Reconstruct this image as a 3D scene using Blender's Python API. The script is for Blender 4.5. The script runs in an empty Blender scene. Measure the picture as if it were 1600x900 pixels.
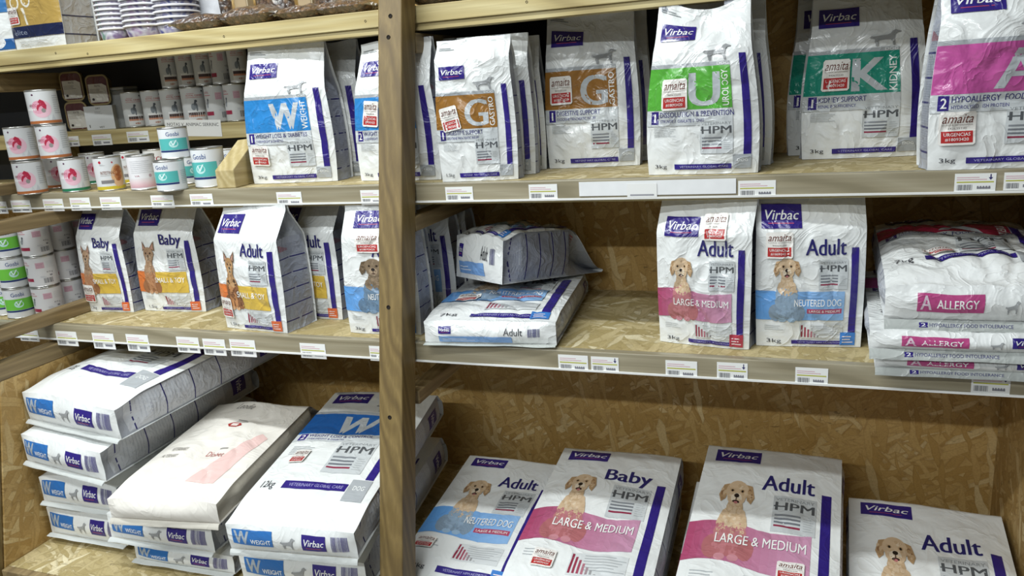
import bpy, math, random
from mathutils import Vector, Matrix, noise
from mathutils.geometry import tessellate_polygon
C = bpy.context.scene
COL = C.collection
rnd = random.Random(7)

# ------------------------------------------------------------------ camera, world, lights, exposure
H = 1.27                                   # eye height above the shop floor
EYE = Vector((0, 0, H))
FPX = 1225.56
CR = Matrix(((0.94051929, 0.02212987, -0.33901878),
             (0.33292257, -0.25893978, 0.90670434),
             (-0.0677202, -0.96563992, -0.25090539)))   # image right, image down, forward -> world
cam = bpy.data.cameras.new('camera'); camo = bpy.data.objects.new('camera', cam); COL.objects.link(camo)
M = CR.copy()
rot = Matrix((( M[0][0], -M[0][1], -M[0][2]), (M[1][0], -M[1][1], -M[1][2]), (M[2][0], -M[2][1], -M[2][2])))
camo.matrix_world = Matrix.Translation(EYE) @ rot.to_4x4()
cam.sensor_width = 36; cam.lens = 36 * FPX / 1600; cam.clip_start = .02
C.camera = camo
C.view_settings.view_transform = 'Standard'; C.view_settings.look = 'None'
C.view_settings.gamma = 1; C.view_settings.use_curve_mapping = False
C.view_settings.exposure = 0.08
w_ = bpy.data.worlds.new('shop_light'); C.world = w_; w_.use_nodes = True
w_.node_tree.nodes['Background'].inputs[0].default_value = (.86, .93, 1, 1)
w_.node_tree.nodes['Background'].inputs[1].default_value = .11
def strip(name, loc, sx, sy, power):
    l = bpy.data.lights.new(name, 'AREA'); l.shape = 'RECTANGLE'; l.size = sx; l.size_y = sy
    l.energy = power; l.color = (.93, .985, 1)
    o = bpy.data.objects.new(name, l); COL.objects.link(o); o.location = loc
    return o
# rows of fluorescent tubes on the ceiling of the aisle
strip('ceiling_tube', (-1.55, .80, 2.75), 2.5, .10, 50)
strip('ceiling_tube', (-1.5, -.35, 2.75), 2.7, .10, 50)
strip('ceiling_tube', (-1.6, -2.2, 2.75), 3.2, .12, 116)

def ray(px, py): return CR @ Vector((px - 800, py - 450, FPX))
def onZ(px, py, z): r = ray(px, py); return EYE + r * ((z - H) / r.z)
def onY(px, py, y): r = ray(px, py); return EYE + r * (y / r.y)
def onX(px, py, x): r = ray(px, py); return EYE + r * (x / r.x)

# ------------------------------------------------------------------ materials
def lin(c):
    if isinstance(c, str): c = tuple(int(c[i:i+2], 16) / 255 for i in (0, 2, 4))
    return tuple(x / 12.92 if x <= .04045 else ((x + .055) / 1.055) ** 2.4 for x in c)
class N:
    def __init__(s, name):
        s.m = bpy.data.materials.new(name); s.m.use_nodes = True; s.t = s.m.node_tree
        s.p = s.t.nodes['Principled BSDF']
    def n(s, typ, ins=None, **kw):
        k = s.t.nodes.new(typ)
        for a, b in kw.items(): setattr(k, a, b)
        for i, v in (ins or {}).items():
            if hasattr(v, 'bl_idname') and v.bl_idname.startswith('NodeSocket'): s.t.links.new(v, k.inputs[i])
            else: k.inputs[i].default_value = v
        return k
    def l(s, a, b): s.t.links.new(a, b)
    def ramp(s, fac, stops):
        k = s.n('ShaderNodeValToRGB', {0: fac}); e = k.color_ramp.elements
        while len(e) < len(stops): e.new(.5)
        for i, (p, c) in enumerate(stops):
            e[i].position = p; c = lin(c) if isinstance(c, str) else c; e[i].color = (*c[:3], 1)
        return k.outputs[0]
    def mix(s, f, a, b, mode='MIX'):
        k = s.n('ShaderNodeMix', data_type='RGBA', blend_type=mode)
        for i, v in ((0, f), (6, a), (7, b)):
            if hasattr(v, 'bl_idname'): s.l(v, k.inputs[i])
            else: k.inputs[i].default_value = v if i == 0 else (*v[:3], 1)
        return k.outputs[2]
    def coords(s, scale=(1, 1, 1), kind='Object', rot=(0, 0, 0)):
        tc = s.n('ShaderNodeTexCoord')
        return s.n('ShaderNodeMapping', {0: tc.outputs[kind], 2: rot, 3: scale}).outputs[0]
    def bump(s, h, strength, dist=.002):
        b = s.n('ShaderNodeBump', {'Strength': strength, 'Distance': dist, 'Height': h}); s.l(b.outputs[0], s.p.inputs['Normal']); return b

def film(name, rough=.3, wrinkle=.5, coat=.0, scale=14):
    """printed plastic film: the print's colour sits in the mesh attribute Col"""
    a = N(name)
    at = a.n('ShaderNodeAttribute', attribute_name='Col')
    a.l(at.outputs['Color'], a.p.inputs['Base Color'])
    a.p.inputs['Roughness'].default_value = rough
    a.p.inputs['Specular IOR Level'].default_value = .5
    a.p.inputs['Coat Weight'].default_value = coat; a.p.inputs['Coat Roughness'].default_value = .08
    co = a.coords()
    n1 = a.n('ShaderNodeTexNoise', {'Vector': co, 'Scale': scale, 'Detail': 3.0, 'Roughness': .45, 'Distortion': 1.2})
    n2 = a.n('ShaderNodeTexNoise', {'Vector': co, 'Scale': scale * 3.2, 'Detail': 2.0, 'Distortion': .6})
    rid = a.n('ShaderNodeMath', {0: n1.outputs[0], 1: .5}, operation='SUBTRACT')
    rid = a.n('ShaderNodeMath', {0: rid.outputs[0]}, operation='ABSOLUTE')
    rid = a.n('ShaderNodeMath', {0: rid.outputs[0], 1: .6}, operation='POWER')
    s1 = a.n('ShaderNodeMath', {0: n2.outputs[0], 1: .22}, operation='MULTIPLY')
    ad = a.n('ShaderNodeMath', {0: s1.outputs[0], 1: rid.outputs[0]}, operation='SUBTRACT')
    a.bump(ad.outputs[0], wrinkle, .011)
    return a.m
def plain(name, col, rough=.5, metal=0., spec=.5):
    a = N(name); a.p.inputs['Roughness'].default_value = rough; a.p.inputs['Metallic'].default_value = metal
    a.p.inputs['Specular IOR Level'].default_value = spec
    nz = a.n('ShaderNodeTexNoise', {'Vector': a.coords(), 'Scale': 30.0, 'Detail': 2.0})
    c = lin(col)
    a.l(a.mix(nz.outputs[0], tuple(x * .92 for x in c), tuple(min(1, x * 1.06) for x in c)), a.p.inputs['Base Color'])
    return a.m
def wood(name, axis, dark, mid, light, rough=.6, knots=.5):
    a = N(name)
    st = [9, 9, 9]; st[axis] = .7
    co = a.coords(tuple(st))
    dn = a.n('ShaderNodeTexNoise', {'Vector': co, 'Scale': .9, 'Detail': 2.0})
    mixv = a.n('ShaderNodeVectorMath', {0: co, 1: dn.outputs['Color']}, operation='ADD')
    w = a.n('ShaderNodeTexWave', {'Vector': mixv.outputs[0], 'Scale': 1.1, 'Distortion': 5.0, 'Detail': 2.5, 'Detail Scale': .8},
            wave_type='BANDS', bands_direction='DIAGONAL')
    base = a.ramp(w.outputs['Fac'], [(0, mid), (.5, light), (.9, mid), (1, tuple(.5 * (p + q) for p, q in zip(lin(mid), lin(dark))))])
    st2 = [160, 160, 160]; st2[axis] = 4
    f = a.n('ShaderNodeTexNoise', {'Vector': a.coords(tuple(st2)), 'Scale': 1.0, 'Detail': 3.0})
    base = a.mix(.35, base, a.ramp(f.outputs[0], [(.3, dark), (.65, light)]), 'MULTIPLY') if False else a.mix(a.ramp(f.outputs[0], [(.35, (.32, .32, .32)), (.62, (0, 0, 0))]), base, lin(dark))
    st3 = [7, 7, 7]; st3[axis] = 3
    v = a.n('ShaderNodeTexVoronoi', {'Vector': a.coords(tuple(st3)), 'Scale': 1.0, 'Randomness': 1.0})
    kn = a.ramp(v.outputs['Distance'], [(.03, (knots, knots, knots)), (.12, (0, 0, 0))])
    base = a.mix(kn, base, tuple(x * .35 for x in lin(dark)))
    b = a.n('ShaderNodeTexNoise', {'Vector': a.coords(), 'Scale': 3.0, 'Detail': 2.0})
    base = a.mix(a.ramp(b.outputs[0], [(.35, (0, 0, 0)), (.7, (.35, .35, .35))]), base, lin(dark))
    a.l(base, a.p.inputs['Base Color']); a.p.inputs['Roughness'].default_value = rough
    a.bump(f.outputs[0], .25, .001)
    return a.m
def osb(name, tones, plane, rough=.65):
    """pressed strand board: long flakes lying at random angles in the board's plane (axis = the board's normal)"""
    a = N(name)
    tc = a.n('ShaderNodeTexCoord').outputs['Object']
    wn = a.n('ShaderNodeTexNoise', {'Vector': tc, 'Scale': 14.0, 'Detail': 2.0})
    wv = a.n('ShaderNodeVectorMath', {0: wn.outputs['Color'], 'Scale': .025}, operation='SCALE')
    base_v = a.n('ShaderNodeVectorMath', {0: tc, 1: wv.outputs[0]}, operation='ADD').outputs[0]
    c = None; hh = None
    for i, (ang, ln, wd, thr) in enumerate([(.15, 8, 40, 0), (1.0, 9, 48, .5), (-.75, 10, 56, .58), (.45, 12, 80, .68), (-1.35, 11, 66, .72)]):
        r = [0, 0, 0]; r[plane] = ang
        sc = [1, 1, 1]; ax = [q for q in range(3) if q != plane]; sc[ax[0]] = ln; sc[ax[1]] = wd; sc[plane] = .01
        m1 = a.n('ShaderNodeMapping', {0: base_v, 2: tuple(r), 1: (i * .37, i * .13, i * .21)})
        m2 = a.n('ShaderNodeMapping', {0: m1.outputs[0], 3: tuple(sc)})
        v = a.n('ShaderNodeTexVoronoi', {'Vector': m2.outputs[0], 'Scale': 1.0})
        sp = a.n('ShaderNodeSeparateColor', {0: v.outputs['Color']})
        ci = a.ramp(sp.outputs[0], [(0, tones[1]), (.25, tones[1]), (.55, tones[2]), (.8, tones[2]), (1, tones[3])])
        if c is None: c = ci; hh = sp.outputs[1]
        else:
            m = a.n('ShaderNodeMath', {0: sp.outputs[1], 1: thr}, operation='GREATER_THAN').outputs[0]
            c = a.mix(m, c, ci); hh = a.mix(m, hh, sp.outputs[2])
        ed = a.n('ShaderNodeTexVoronoi', {'Vector': m2.outputs[0], 'Scale': 1.0}, feature='DISTANCE_TO_EDGE')
        e = a.ramp(ed.outputs['Distance'], [(0, (.42, .42, .42)), (.09, (0, 0, 0))])
        if i: e = a.n('ShaderNodeMath', {0: e, 1: m}, operation='MULTIPLY').outputs[0]
        c = a.mix(e, c, lin(tones[0]))
    g = a.n('ShaderNodeTexNoise', {'Vector': tc, 'Scale': 9.0, 'Detail': 4.0})
    c = a.mix(a.ramp(g.outputs[0], [(.4, (0, 0, 0)), (.75, (.55, .55, .55))]), c, lin(tones[1]))
    g = a.n('ShaderNodeTexNoise', {'Vector': tc, 'Scale': 210.0, 'Detail': 2.0})
    c = a.mix(a.ramp(g.outputs[0], [(.3, (.22, .22, .22)), (.6, (0, 0, 0))]), c, lin(tones[0]))
    st = [26, 26, 26]; st[[q for q in range(3) if q != plane][1]] = 75
    ch = a.n('ShaderNodeTexNoise', {'Vector': a.coords(tuple(st), rot=(.4, .4, .4)), 'Scale': 1.0, 'Detail': 2.0, 'Distortion': .5})
    c = a.mix(a.ramp(ch.outputs[0], [(.70, (0, 0, 0)), (.76, (.55, .55, .55))]), c, tuple(x * .35 for x in lin(tones[0])))
    a.l(c, a.p.inputs['Base Color']); a.p.inputs['Roughness'].default_value = rough
    a.bump(hh, .12, .001)
    return a.m
M_film = film('printed_film', .25, .55, .35)
M_heavy = film('woven_film', .36, .42, .0, 10)
M_paper = film('printed_paper', .62, .42, 0, 9)
M_gusset = film('gusset_film', .36, .5, .1, 20)
M_tag = film('tag_paper', .5, .0)
M_can = film('can_print', .3, .02, .1, 5)
PINE = ('948255', 'c4b27c', 'd8ca98')
M_rail_top = wood('pine_rail', 0, *PINE, rough=.55)
M_rail = wood('grey_pine_rail', 0, '787058', '9d937a', 'ada48c', rough=.35)
M_post = wood('pine_post', 2, '5a4829', '796439', '8a7446', rough=.5)
M_beam = wood('pine_beam', 1, '66553a', '8f7a54', 'a58f66', rough=.6)
M_block = wood('pine_block', 1, '9c895a', 'c0ad7a', 'd3c396', rough=.6, knots=.1)
M_osb = osb('strand_board', ('7a6940', 'ab9968', 'c6b588', 'e6dab6'), 2)
M_osb_back = osb('strand_board_wall', ('84602f', 'b79250', 'cba868', 'e2ca95'), 1)
M_osb_side = osb('strand_board_panel', ('80602f', 'b08d50', 'c5a468', 'dcc48f'), 0)
M_white = plain('white_plastic', 'e6e6e2', .3)
M_dark = plain('dark_hole', '1a120b', .9)
M_tin = plain('tin', 'c4c4c0', .28, .9)
M_floor = plain('floor_tile', '8d8a84', .4)

# ------------------------------------------------------------------ object helpers
def link(name, me, mat, parent=None):
    o = bpy.data.objects.new(name, me); COL.objects.link(o)
    if mat is not None: me.materials.append(mat)
    if parent is not None: o.parent = parent
    return o
def tag(o, label=None, cat=None, group=None, kind=None):
    if label: o['label'] = label
    if cat: o['category'] = cat
    if group: o['group'] = group
    if kind: o['kind'] = kind
    return o
def empty(name, mw, label, cat, group=None):
    o = bpy.data.objects.new(name, None); COL.objects.link(o); o.matrix_world = mw; o.empty_display_size = .05
    return tag(o, label, cat, group)
class MB:
    def __init__(s): s.v = []; s.f = []; s.c = []
    def quad_grid(s, fn, nu, nv, col, flip=False):
        b = len(s.v)
        for j in range(nv + 1):
            for i in range(nu + 1): s.v.append(fn(i / nu, j / nv))
        for j in range(nv):
            for i in range(nu):
                q = [b + j * (nu + 1) + i, b + j * (nu + 1) + i + 1, b + (j + 1) * (nu + 1) + i + 1, b + (j + 1) * (nu + 1) + i]
                s.f.append(q[::-1] if flip else q)
                s.c.append(col((i + .5) / nu, (j + .5) / nv) if callable(col) else col)
    def box(s, x0, x1, y0, y1, z0, z1, col=(1, 1, 1)):
        b = len(s.v)
        s.v += [Vector(p) for p in ((x0, y0, z0), (x1, y0, z0), (x1, y1, z0), (x0, y1, z0), (x0, y0, z1), (x1, y0, z1), (x1, y1, z1), (x0, y1, z1))]
        for q in ((0, 3, 2, 1), (4, 5, 6, 7), (0, 1, 5, 4), (1, 2, 6, 5), (2, 3, 7, 6), (3, 0, 4, 7)):
            s.f.append([b + i for i in q]); s.c.append(col)
    def lathe(s, prof, seg=28, col=(1, 1, 1)):
        b = len(s.v); n = len(prof)
        for r, z in prof:
            for k in range(seg):
                a = 2 * math.pi * k / seg; s.v.append(Vector((r * math.cos(a), r * math.sin(a), z)))
        for j in range(n - 1):
            for k in range(seg):
                k2 = (k + 1) % seg
                s.f.append([b + j * seg + k, b + j * seg + k2, b + (j + 1) * seg + k2, b + (j + 1) * seg + k]); s.c.append(col)
    def build(s, name, mat, parent=None, smooth=True, local=None):
        me = bpy.data.meshes.new(name)
        me.from_pydata([tuple(v) for v in s.v], [], s.f)
        at = me.color_attributes.new('Col', 'FLOAT_COLOR', 'CORNER')
        buf = []
        for f, c in zip(s.f, s.c): buf += [c[0], c[1], c[2], 1.0] * len(f)
        at.data.foreach_set('color', buf)
        if smooth: me.polygons.foreach_set('use_smooth', [True] * len(me.polygons))
        me.update()
        return link(name, me, mat, parent)
def bevel(o, w, seg=2):
    m = o.modifiers.new('bevel', 'BEVEL'); m.width = w; m.segments = seg; m.limit_method = 'ANGLE'
    m.harden_normals = False
    return o
def boxobj(name, x0, x1, y0, y1, z0, z1, mat, parent=None, bev=.002):
    """box mesh whose origin is the middle of its base"""
    cx, cy = (x0 + x1) / 2, (y0 + y1) / 2
    b = MB(); b.box(x0 - cx, x1 - cx, y0 - cy, y1 - cy, 0, z1 - z0)
    o = b.build(name, mat, parent, smooth=False)
    o.location = (cx, cy, z0)
    if parent is not None: o.location = Vector((cx, cy, z0)) - parent.location
    if bev: bevel(o, bev)
    return o

# ------------------------------------------------------------------ print: flat artwork in (u,v) mapped on a curved surface
_tc = {}
def glyphs(s, bold=0., shear=0., res=2):
    k = (s, bold, shear, res)
    if k in _tc: return _tc[k]
    cu = bpy.data.curves.new('t', 'FONT'); cu.body = s; cu.resolution_u = res; cu.offset = bold; cu.shear = shear
    cu.fill_mode = 'FRONT'
    o = bpy.data.objects.new('t', cu); COL.objects.link(o)
    dg = bpy.context.evaluated_depsgraph_get(); dg.update()
    me = o.evaluated_get(dg).to_mesh()
    me.calc_loop_triangles()
    vs = [(v.co.x, v.co.y) for v in me.vertices]; ts = [tuple(t.vertices) for t in me.loop_triangles]
    o.evaluated_get(dg).to_mesh_clear()
    bpy.data.objects.remove(o); bpy.data.curves.remove(cu)
    xs = [p[0] for p in vs]; ys = [p[1] for p in vs]
    x0, x1, y0, y1 = min(xs), max(xs), min(ys), max(ys)
    vs = [((p[0] - x0) / (x1 - x0 or 1), (p[1] - y0) / (y1 - y0 or 1)) for p in vs]
    _tc[k] = (vs, ts); return _tc[k]
class Art:
    def __init__(s): s.ops = []
    def poly(s, pts, col, lay=1):
        tr = tessellate_polygon([[Vector((p[0], p[1], 0)) for p in pts]])
        s.ops.append((list(pts), [tuple(t) for t in tr], lin(col), lay)); return s
    def rect(s, u0, v0, u1, v1, col, lay=1): return s.poly([(u0, v0), (u1, v0), (u1, v1), (u0, v1)], col, lay)
    def ell(s, cu, cv, ru, rv, col, lay=2, n=18, rot=0):
        pts = []
        for k in range(n):
            a = 2 * math.pi * k / n; x, y = math.cos(a), math.sin(a)
            pts.append((cu + ru * (x * math.cos(rot) - y * math.sin(rot)), cv + rv * (x * math.sin(rot) + y * math.cos(rot))))
        return s.poly(pts, col, lay)
    def text(s, t, u0, v0, u1, v1, col, lay=3, bold=0., shear=0., rot=False, res=2):
        vs, ts = glyphs(t, 0., shear, res)
        if bold:
            d = min(.09, bold * 2.2) * (v1 - v0 if rot else u1 - u0) / max(1, len(t))
            for q in (0, 1):
                o = (q - .5) * d
                if rot: pts = [(u1 - y * (u1 - u0), v0 + x * (v1 - v0) + o) for x, y in vs]
                else: pts = [(u0 + x * (u1 - u0) + o, v0 + y * (v1 - v0)) for x, y in vs]
                s.ops.append((pts, ts, lin(col), lay + .3 * q))
            return s
        if rot: pts = [(u1 - y * (u1 - u0), v0 + x * (v1 - v0)) for x, y in vs]
        else: pts = [(u0 + x * (u1 - u0), v0 + y * (v1 - v0)) for x, y in vs]
        s.ops.append((pts, ts, lin(col), lay)); return s
    def lines(s, u0, v0, u1, v1, n, col, lay=2, fill=.45):
        for k in range(n):
            h = (v1 - v0) / n; e = u1 - (u1 - u0) * (.25 * ((k * 7) % 4) / 3)
            s.rect(u0, v0 + k * h, e, v0 + (k + fill) * h, col, lay)
        return s
    def grad(s, u0, v0, u1, v1, c0, c1, n=10, lay=1, wave=0., sharp=False):
        a, b = lin(c0), lin(c1)
        f = lambda t: wave * math.sin(t * 2 * math.pi)
        for k in range(n):
            t = (k + .5) / n; t = sm(.22, .42, t) if sharp else t; c = tuple(a[i] + (b[i] - a[i]) * t for i in range(3))
            p, q = k / n, (k + 1) / n
            pts = [(u0 + (u1 - u0) * p, v0 + f(p)), (u0 + (u1 - u0) * q, v0 + f(q)), (u0 + (u1 - u0) * q, v1 + f(q)), (u0 + (u1 - u0) * p, v1 + f(p))]
            s.ops.append((pts, [(0, 1, 2), (0, 2, 3)], c, lay))
        return s
    def bars(s, u0, v0, u1, v1, col, n=12, lay=2):
        r = random.Random(n)
        for k in range(n):
            a = u0 + (u1 - u0) * k / n; s.rect(a, v0, a + (u1 - u0) / n * r.uniform(.3, .8), v1, col, lay)
        return s
def stamp(mb, art, fn, off, wm, hm, L=.011, step=.00022, base=.0005, sub=None):
    """adds artwork to mesh buffer: fn(u,v)->point, off(u,v)->unit outward vector, wm/hm metres across u/v"""
    for pts, tris, col, lay in art.ops:
        P = [(p[0] * wm, p[1] * hm) for p in pts]
        cache = {}
        d = base + lay * step
        key = lambda p: (round(p[0], 6), round(p[1], 6))
        def vid(p):
            k = key(p)
            if k not in cache:
                u, v = p[0] / wm, p[1] / hm
                cache[k] = len(mb.v); mb.v.append(fn(u, v) + off(u, v) * d)
            return cache[k]
        st = [(P[a], P[b], P[c]) for a, b, c in tris]
        while st:
            a, b, c = st.pop()
            ar = (b[0] - a[0]) * (c[1] - a[1]) - (b[1] - a[1]) * (c[0] - a[0])
            if abs(ar) < 1e-12: continue
            l = [(b[0]-a[0])**2 + (b[1]-a[1])**2, (c[0]-b[0])**2 + (c[1]-b[1])**2, (a[0]-c[0])**2 + (a[1]-c[1])**2]
            m = max(l)
            if m > L * L:
                if m == l[0]: q = ((a[0]+b[0])/2, (a[1]+b[1])/2); st += [(a, q, c), (q, b, c)]
                elif m == l[1]: q = ((c[0]+b[0])/2, (c[1]+b[1])/2); st += [(a, b, q), (a, q, c)]
                else: q = ((a[0]+c[0])/2, (a[1]+c[1])/2); st += [(a, b, q), (q, b, c)]
                continue
            t = [vid(a), vid(b), vid(c)]
            if len(set(t)) < 3: continue
            if ar < 0: t.reverse()
            mb.f.append(t); mb.c.append(col)

PURPLE = '2f2279'; GREY = 'a9adb0'; LGREY = 'c6cacb'; DGREY = '6d7072'; WHITE = 'f0f1ee'; RED = 'b5302f'; NAVY = '272567'
W_ = lin('e7e9e7')
# ---- artwork pieces
def logo(a, u0, v0, u1, v1, lay=1):
    du, dv = u1 - u0, v1 - v0
    a.rect(u0, v0, u1, v1, PURPLE, lay)
    a.text('Virbac', u0 + .1 * du, v0 + .36 * dv, u0 + .93 * du, v0 + .76 * dv, WHITE, lay + 2, .022, .25)
    a.rect(u0 + .17 * du, v0 + .2 * dv, u0 + .8 * du, v0 + .24 * dv, 'a8456a', lay + 2)
def hpm(a, u0, v0, u1, v1, lay=1):
    du, dv = u1 - u0, v1 - v0
    a.rect(u0, v0, u1, v1, LGREY, lay)
    a.text('VETERINARY', u0 + .05 * du, v0 + .86 * dv, u0 + .95 * du, v0 + .94 * dv, '8b8f91', lay + 1)
    a.text('HPM', u0 + .06 * du, v0 + .6 * dv, u0 + .95 * du, v0 + .82 * dv, '54575a', lay + 1, .03)
    a.rect(u0 + .02 * du, v0 + .69 * dv, u0 + .3 * du, v0 + .725 * dv, '5a5d60', lay + 1)
    for k in range(4):
        a.rect(u0 + .06 * du, v0 + (.44 - .1 * k) * dv, u0 + .66 * du, v0 + (.49 - .1 * k) * dv, ['83878c', '75797f', '6f737a', '8c2f48'][k], lay + 1)
    a.lines(u0 + .72 * du, v0 + .12 * dv, u0 + .95 * du, v0 + .5 * dv, 6, 'aeb2b3', lay + 1, .3)
DOGO = [(.0,.55),(.06,.66),(.13,.62),(.3,.64),(.55,.68),(.66,.76),(.72,.92),(.82,1.),(.9,.93),(1.,.88),(.98,.82),(.88,.8),(.82,.7),(.8,.55),(.78,.4),(.8,.2),(.8,.03),(.86,0),(.74,0),(.72,.22),(.66,.38),(.5,.4),(.33,.36),(.27,.3),(.3,.16),(.27,.03),(.33,0),(.2,0),(.2,.14),(.16,.28),(.18,.42),(.1,.5),(.05,.5)]
def dogo(a, u0, v0, u1, v1, col='9b9d9e', lay=2):
    a.poly([(u0 + x * (u1 - u0), v0 + y * (v1 - v0)) for x, y in DOGO], col, lay)
def sticker_art(a):
    a.text('amaita', .08, .66, .92, .92, '6b3a30', 2, .0, .3)
    a.text('CLINICA VETERINARIA', .08, .585, .92, .625, '8d8480', 2)
    a.text('943635230', .24, .47, .76, .53, '7c7470', 2)
    a.rect(.07, .07, .93, .42, RED, 1)
    a.text('URGENCIAS', .14, .27, .86, .37, 'f2e9e6', 2, .01)
    a.text('#18093420', .18, .12, .82, .22, 'f2e9e6', 2, .01)
def photo_dog(a, kind, u0, v0, u1, v1, band=None, vb=None, lay=2):
    """a printed photograph of a sitting dog made of many small colour patches; below vb it is tinted by the band"""
    su, sv = (u1 - u0), (v1 - v0)
    Ux = lambda x: u0 + x * su
    Vy = lambda y: v0 + y * sv
    m, l, d, k = {'gold': ('d0b594', 'e4d5be', 'b3936d', '835f40'), 'terrier': ('b98f63', 'd3b892', '6f563f', '40332a'),
                  'kitten': ('a98a6e', 'c8b096', '80644c', '5a4636'), 'shaggy': ('85735d', 'a8937a', '65543f', '483b2f')}[kind]
    mx = lambda A, B, t: ''.join('%02x' % max(0, min(255, int(int(A[i:i+2], 16) * (1 - t) + int(B[i:i+2], 16) * t))) for i in (0, 2, 4))
    rr = random.Random(kind)
    def E(x, y, rx, ry, c, q, rot=0, n=12):
        if band and vb is not None and Vy(y) < vb: c = mx(c, band, .28 if kind in ('terrier', 'kitten') else .55)
        a.ell(Ux(x), Vy(y), rx * su, ry * sv, c, lay + q, n, rot)
    def fur(cx, cy, rx, ry, cols, q, n, fl=.05):
        for _ in range(n):
            t = rr.uniform(0, 6.283); r = math.sqrt(rr.random())
            x, y = cx + rx * r * math.cos(t), cy + ry * r * math.sin(t)
            E(x, y, fl * rr.uniform(.5, 1.1), fl * rr.uniform(.35, .7), mx(rr.choice(cols), rr.choice(cols), rr.random()), q + rr.random() * .6, rr.uniform(-1.2, 1.2), 7)
    dk = kind == 'terrier'
    E(.52, .16, .44, .12, d if not dk else k, 0); E(.2, .14, .2, .13, d, .1); E(.84, .14, .17, .12, d, .1)
    E(.40, .17, .085, .16, m, .6); E(.62, .17, .085, .16, m, .6); E(.38, .035, .11, .035, l, .8); E(.64, .035, .11, .035, l, .8)
    E(.5, .40, .31, .2, m if not dk else d, .3); E(.5, .30, .33, .14, m if not dk else k, .3)
    fur(.5, .38, .27, .2, [m, mx(l, m, .5), mx(d, m, .5)] if not dk else [d, k, d], 1, 40, .045)
    fur(.5, .46, .17, .15, [mx(l, m, .6), m, mx(l, m, .8)], 1.7, 30, .04)
    fur(.5, .14, .36, .09, [m, d], 1, 12)
    E(.5, .60, .17, .11, mx(m, d, .35), 1.5); fur(.5, .60, .14, .09, [m, mx(m, d, .4), mx(l, m, .6)], 1.9, 16, .04)
    E(.5, .50, .26, .12, m, .9)
    # head
    if kind in ('gold', 'shaggy'):
        for sx in (-1, 1):
            x = .5 + sx * .25
            a.poly([(Ux(x - sx * .07), Vy(.885)), (Ux(x + sx * .05), Vy(.87)), (Ux(x + sx * .12), Vy(.74)), (Ux(x + sx * .06), Vy(.655)), (Ux(x - sx * .03), Vy(.70))], d, lay + 2.2)
            fur(x + sx * .03, .76, .05, .07, [d, k, m], 2.4, 8, .04)
    else:
        for sx in (-1, 1):
            a.poly([(Ux(.5 + sx * .29), Vy(1.04)), (Ux(.5 + sx * .30), Vy(.84)), (Ux(.5 + sx * .09), Vy(.90))], d, lay + 2.2)
            a.poly([(Ux(.5 + sx * .265), Vy(.99)), (Ux(.5 + sx * .265), Vy(.87)), (Ux(.5 + sx * .14), Vy(.90))], 'b98d7c', lay + 2.4)
    E(.5, .80, .24, .125, m, 2.6, n=18); E(.5, .72, .19, .095, m, 2.6, n=18)
    fur(.5, .79, .19, .1, [m, mx(l, m, .4), m, mx(d, m, .6)], 3.2, 30, .035)
    E(.5, .715, .115, .062, l, 4); fur(.5, .70, .1, .05, [l, m], 4.2, 8, .035)
    for sx in (-1, 1):
        E(.5 + sx * .105, .805, .045, .02, d, 4.4); E(.5 + sx * .105, .803, .024, .0145, '241d19', 4.8)
    E(.5, .745, .052, .026, '26201e', 5); E(.5, .70, .012, .025, '5a463c', 4.9)
    if kind == 'gold': E(.5, .672, .075, .018, '3a2522', 5); E(.5, .660, .04, .015, 'b87573', 5.3)
    else: E(.5, .675, .06, .009, '4a352c', 5)
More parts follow.
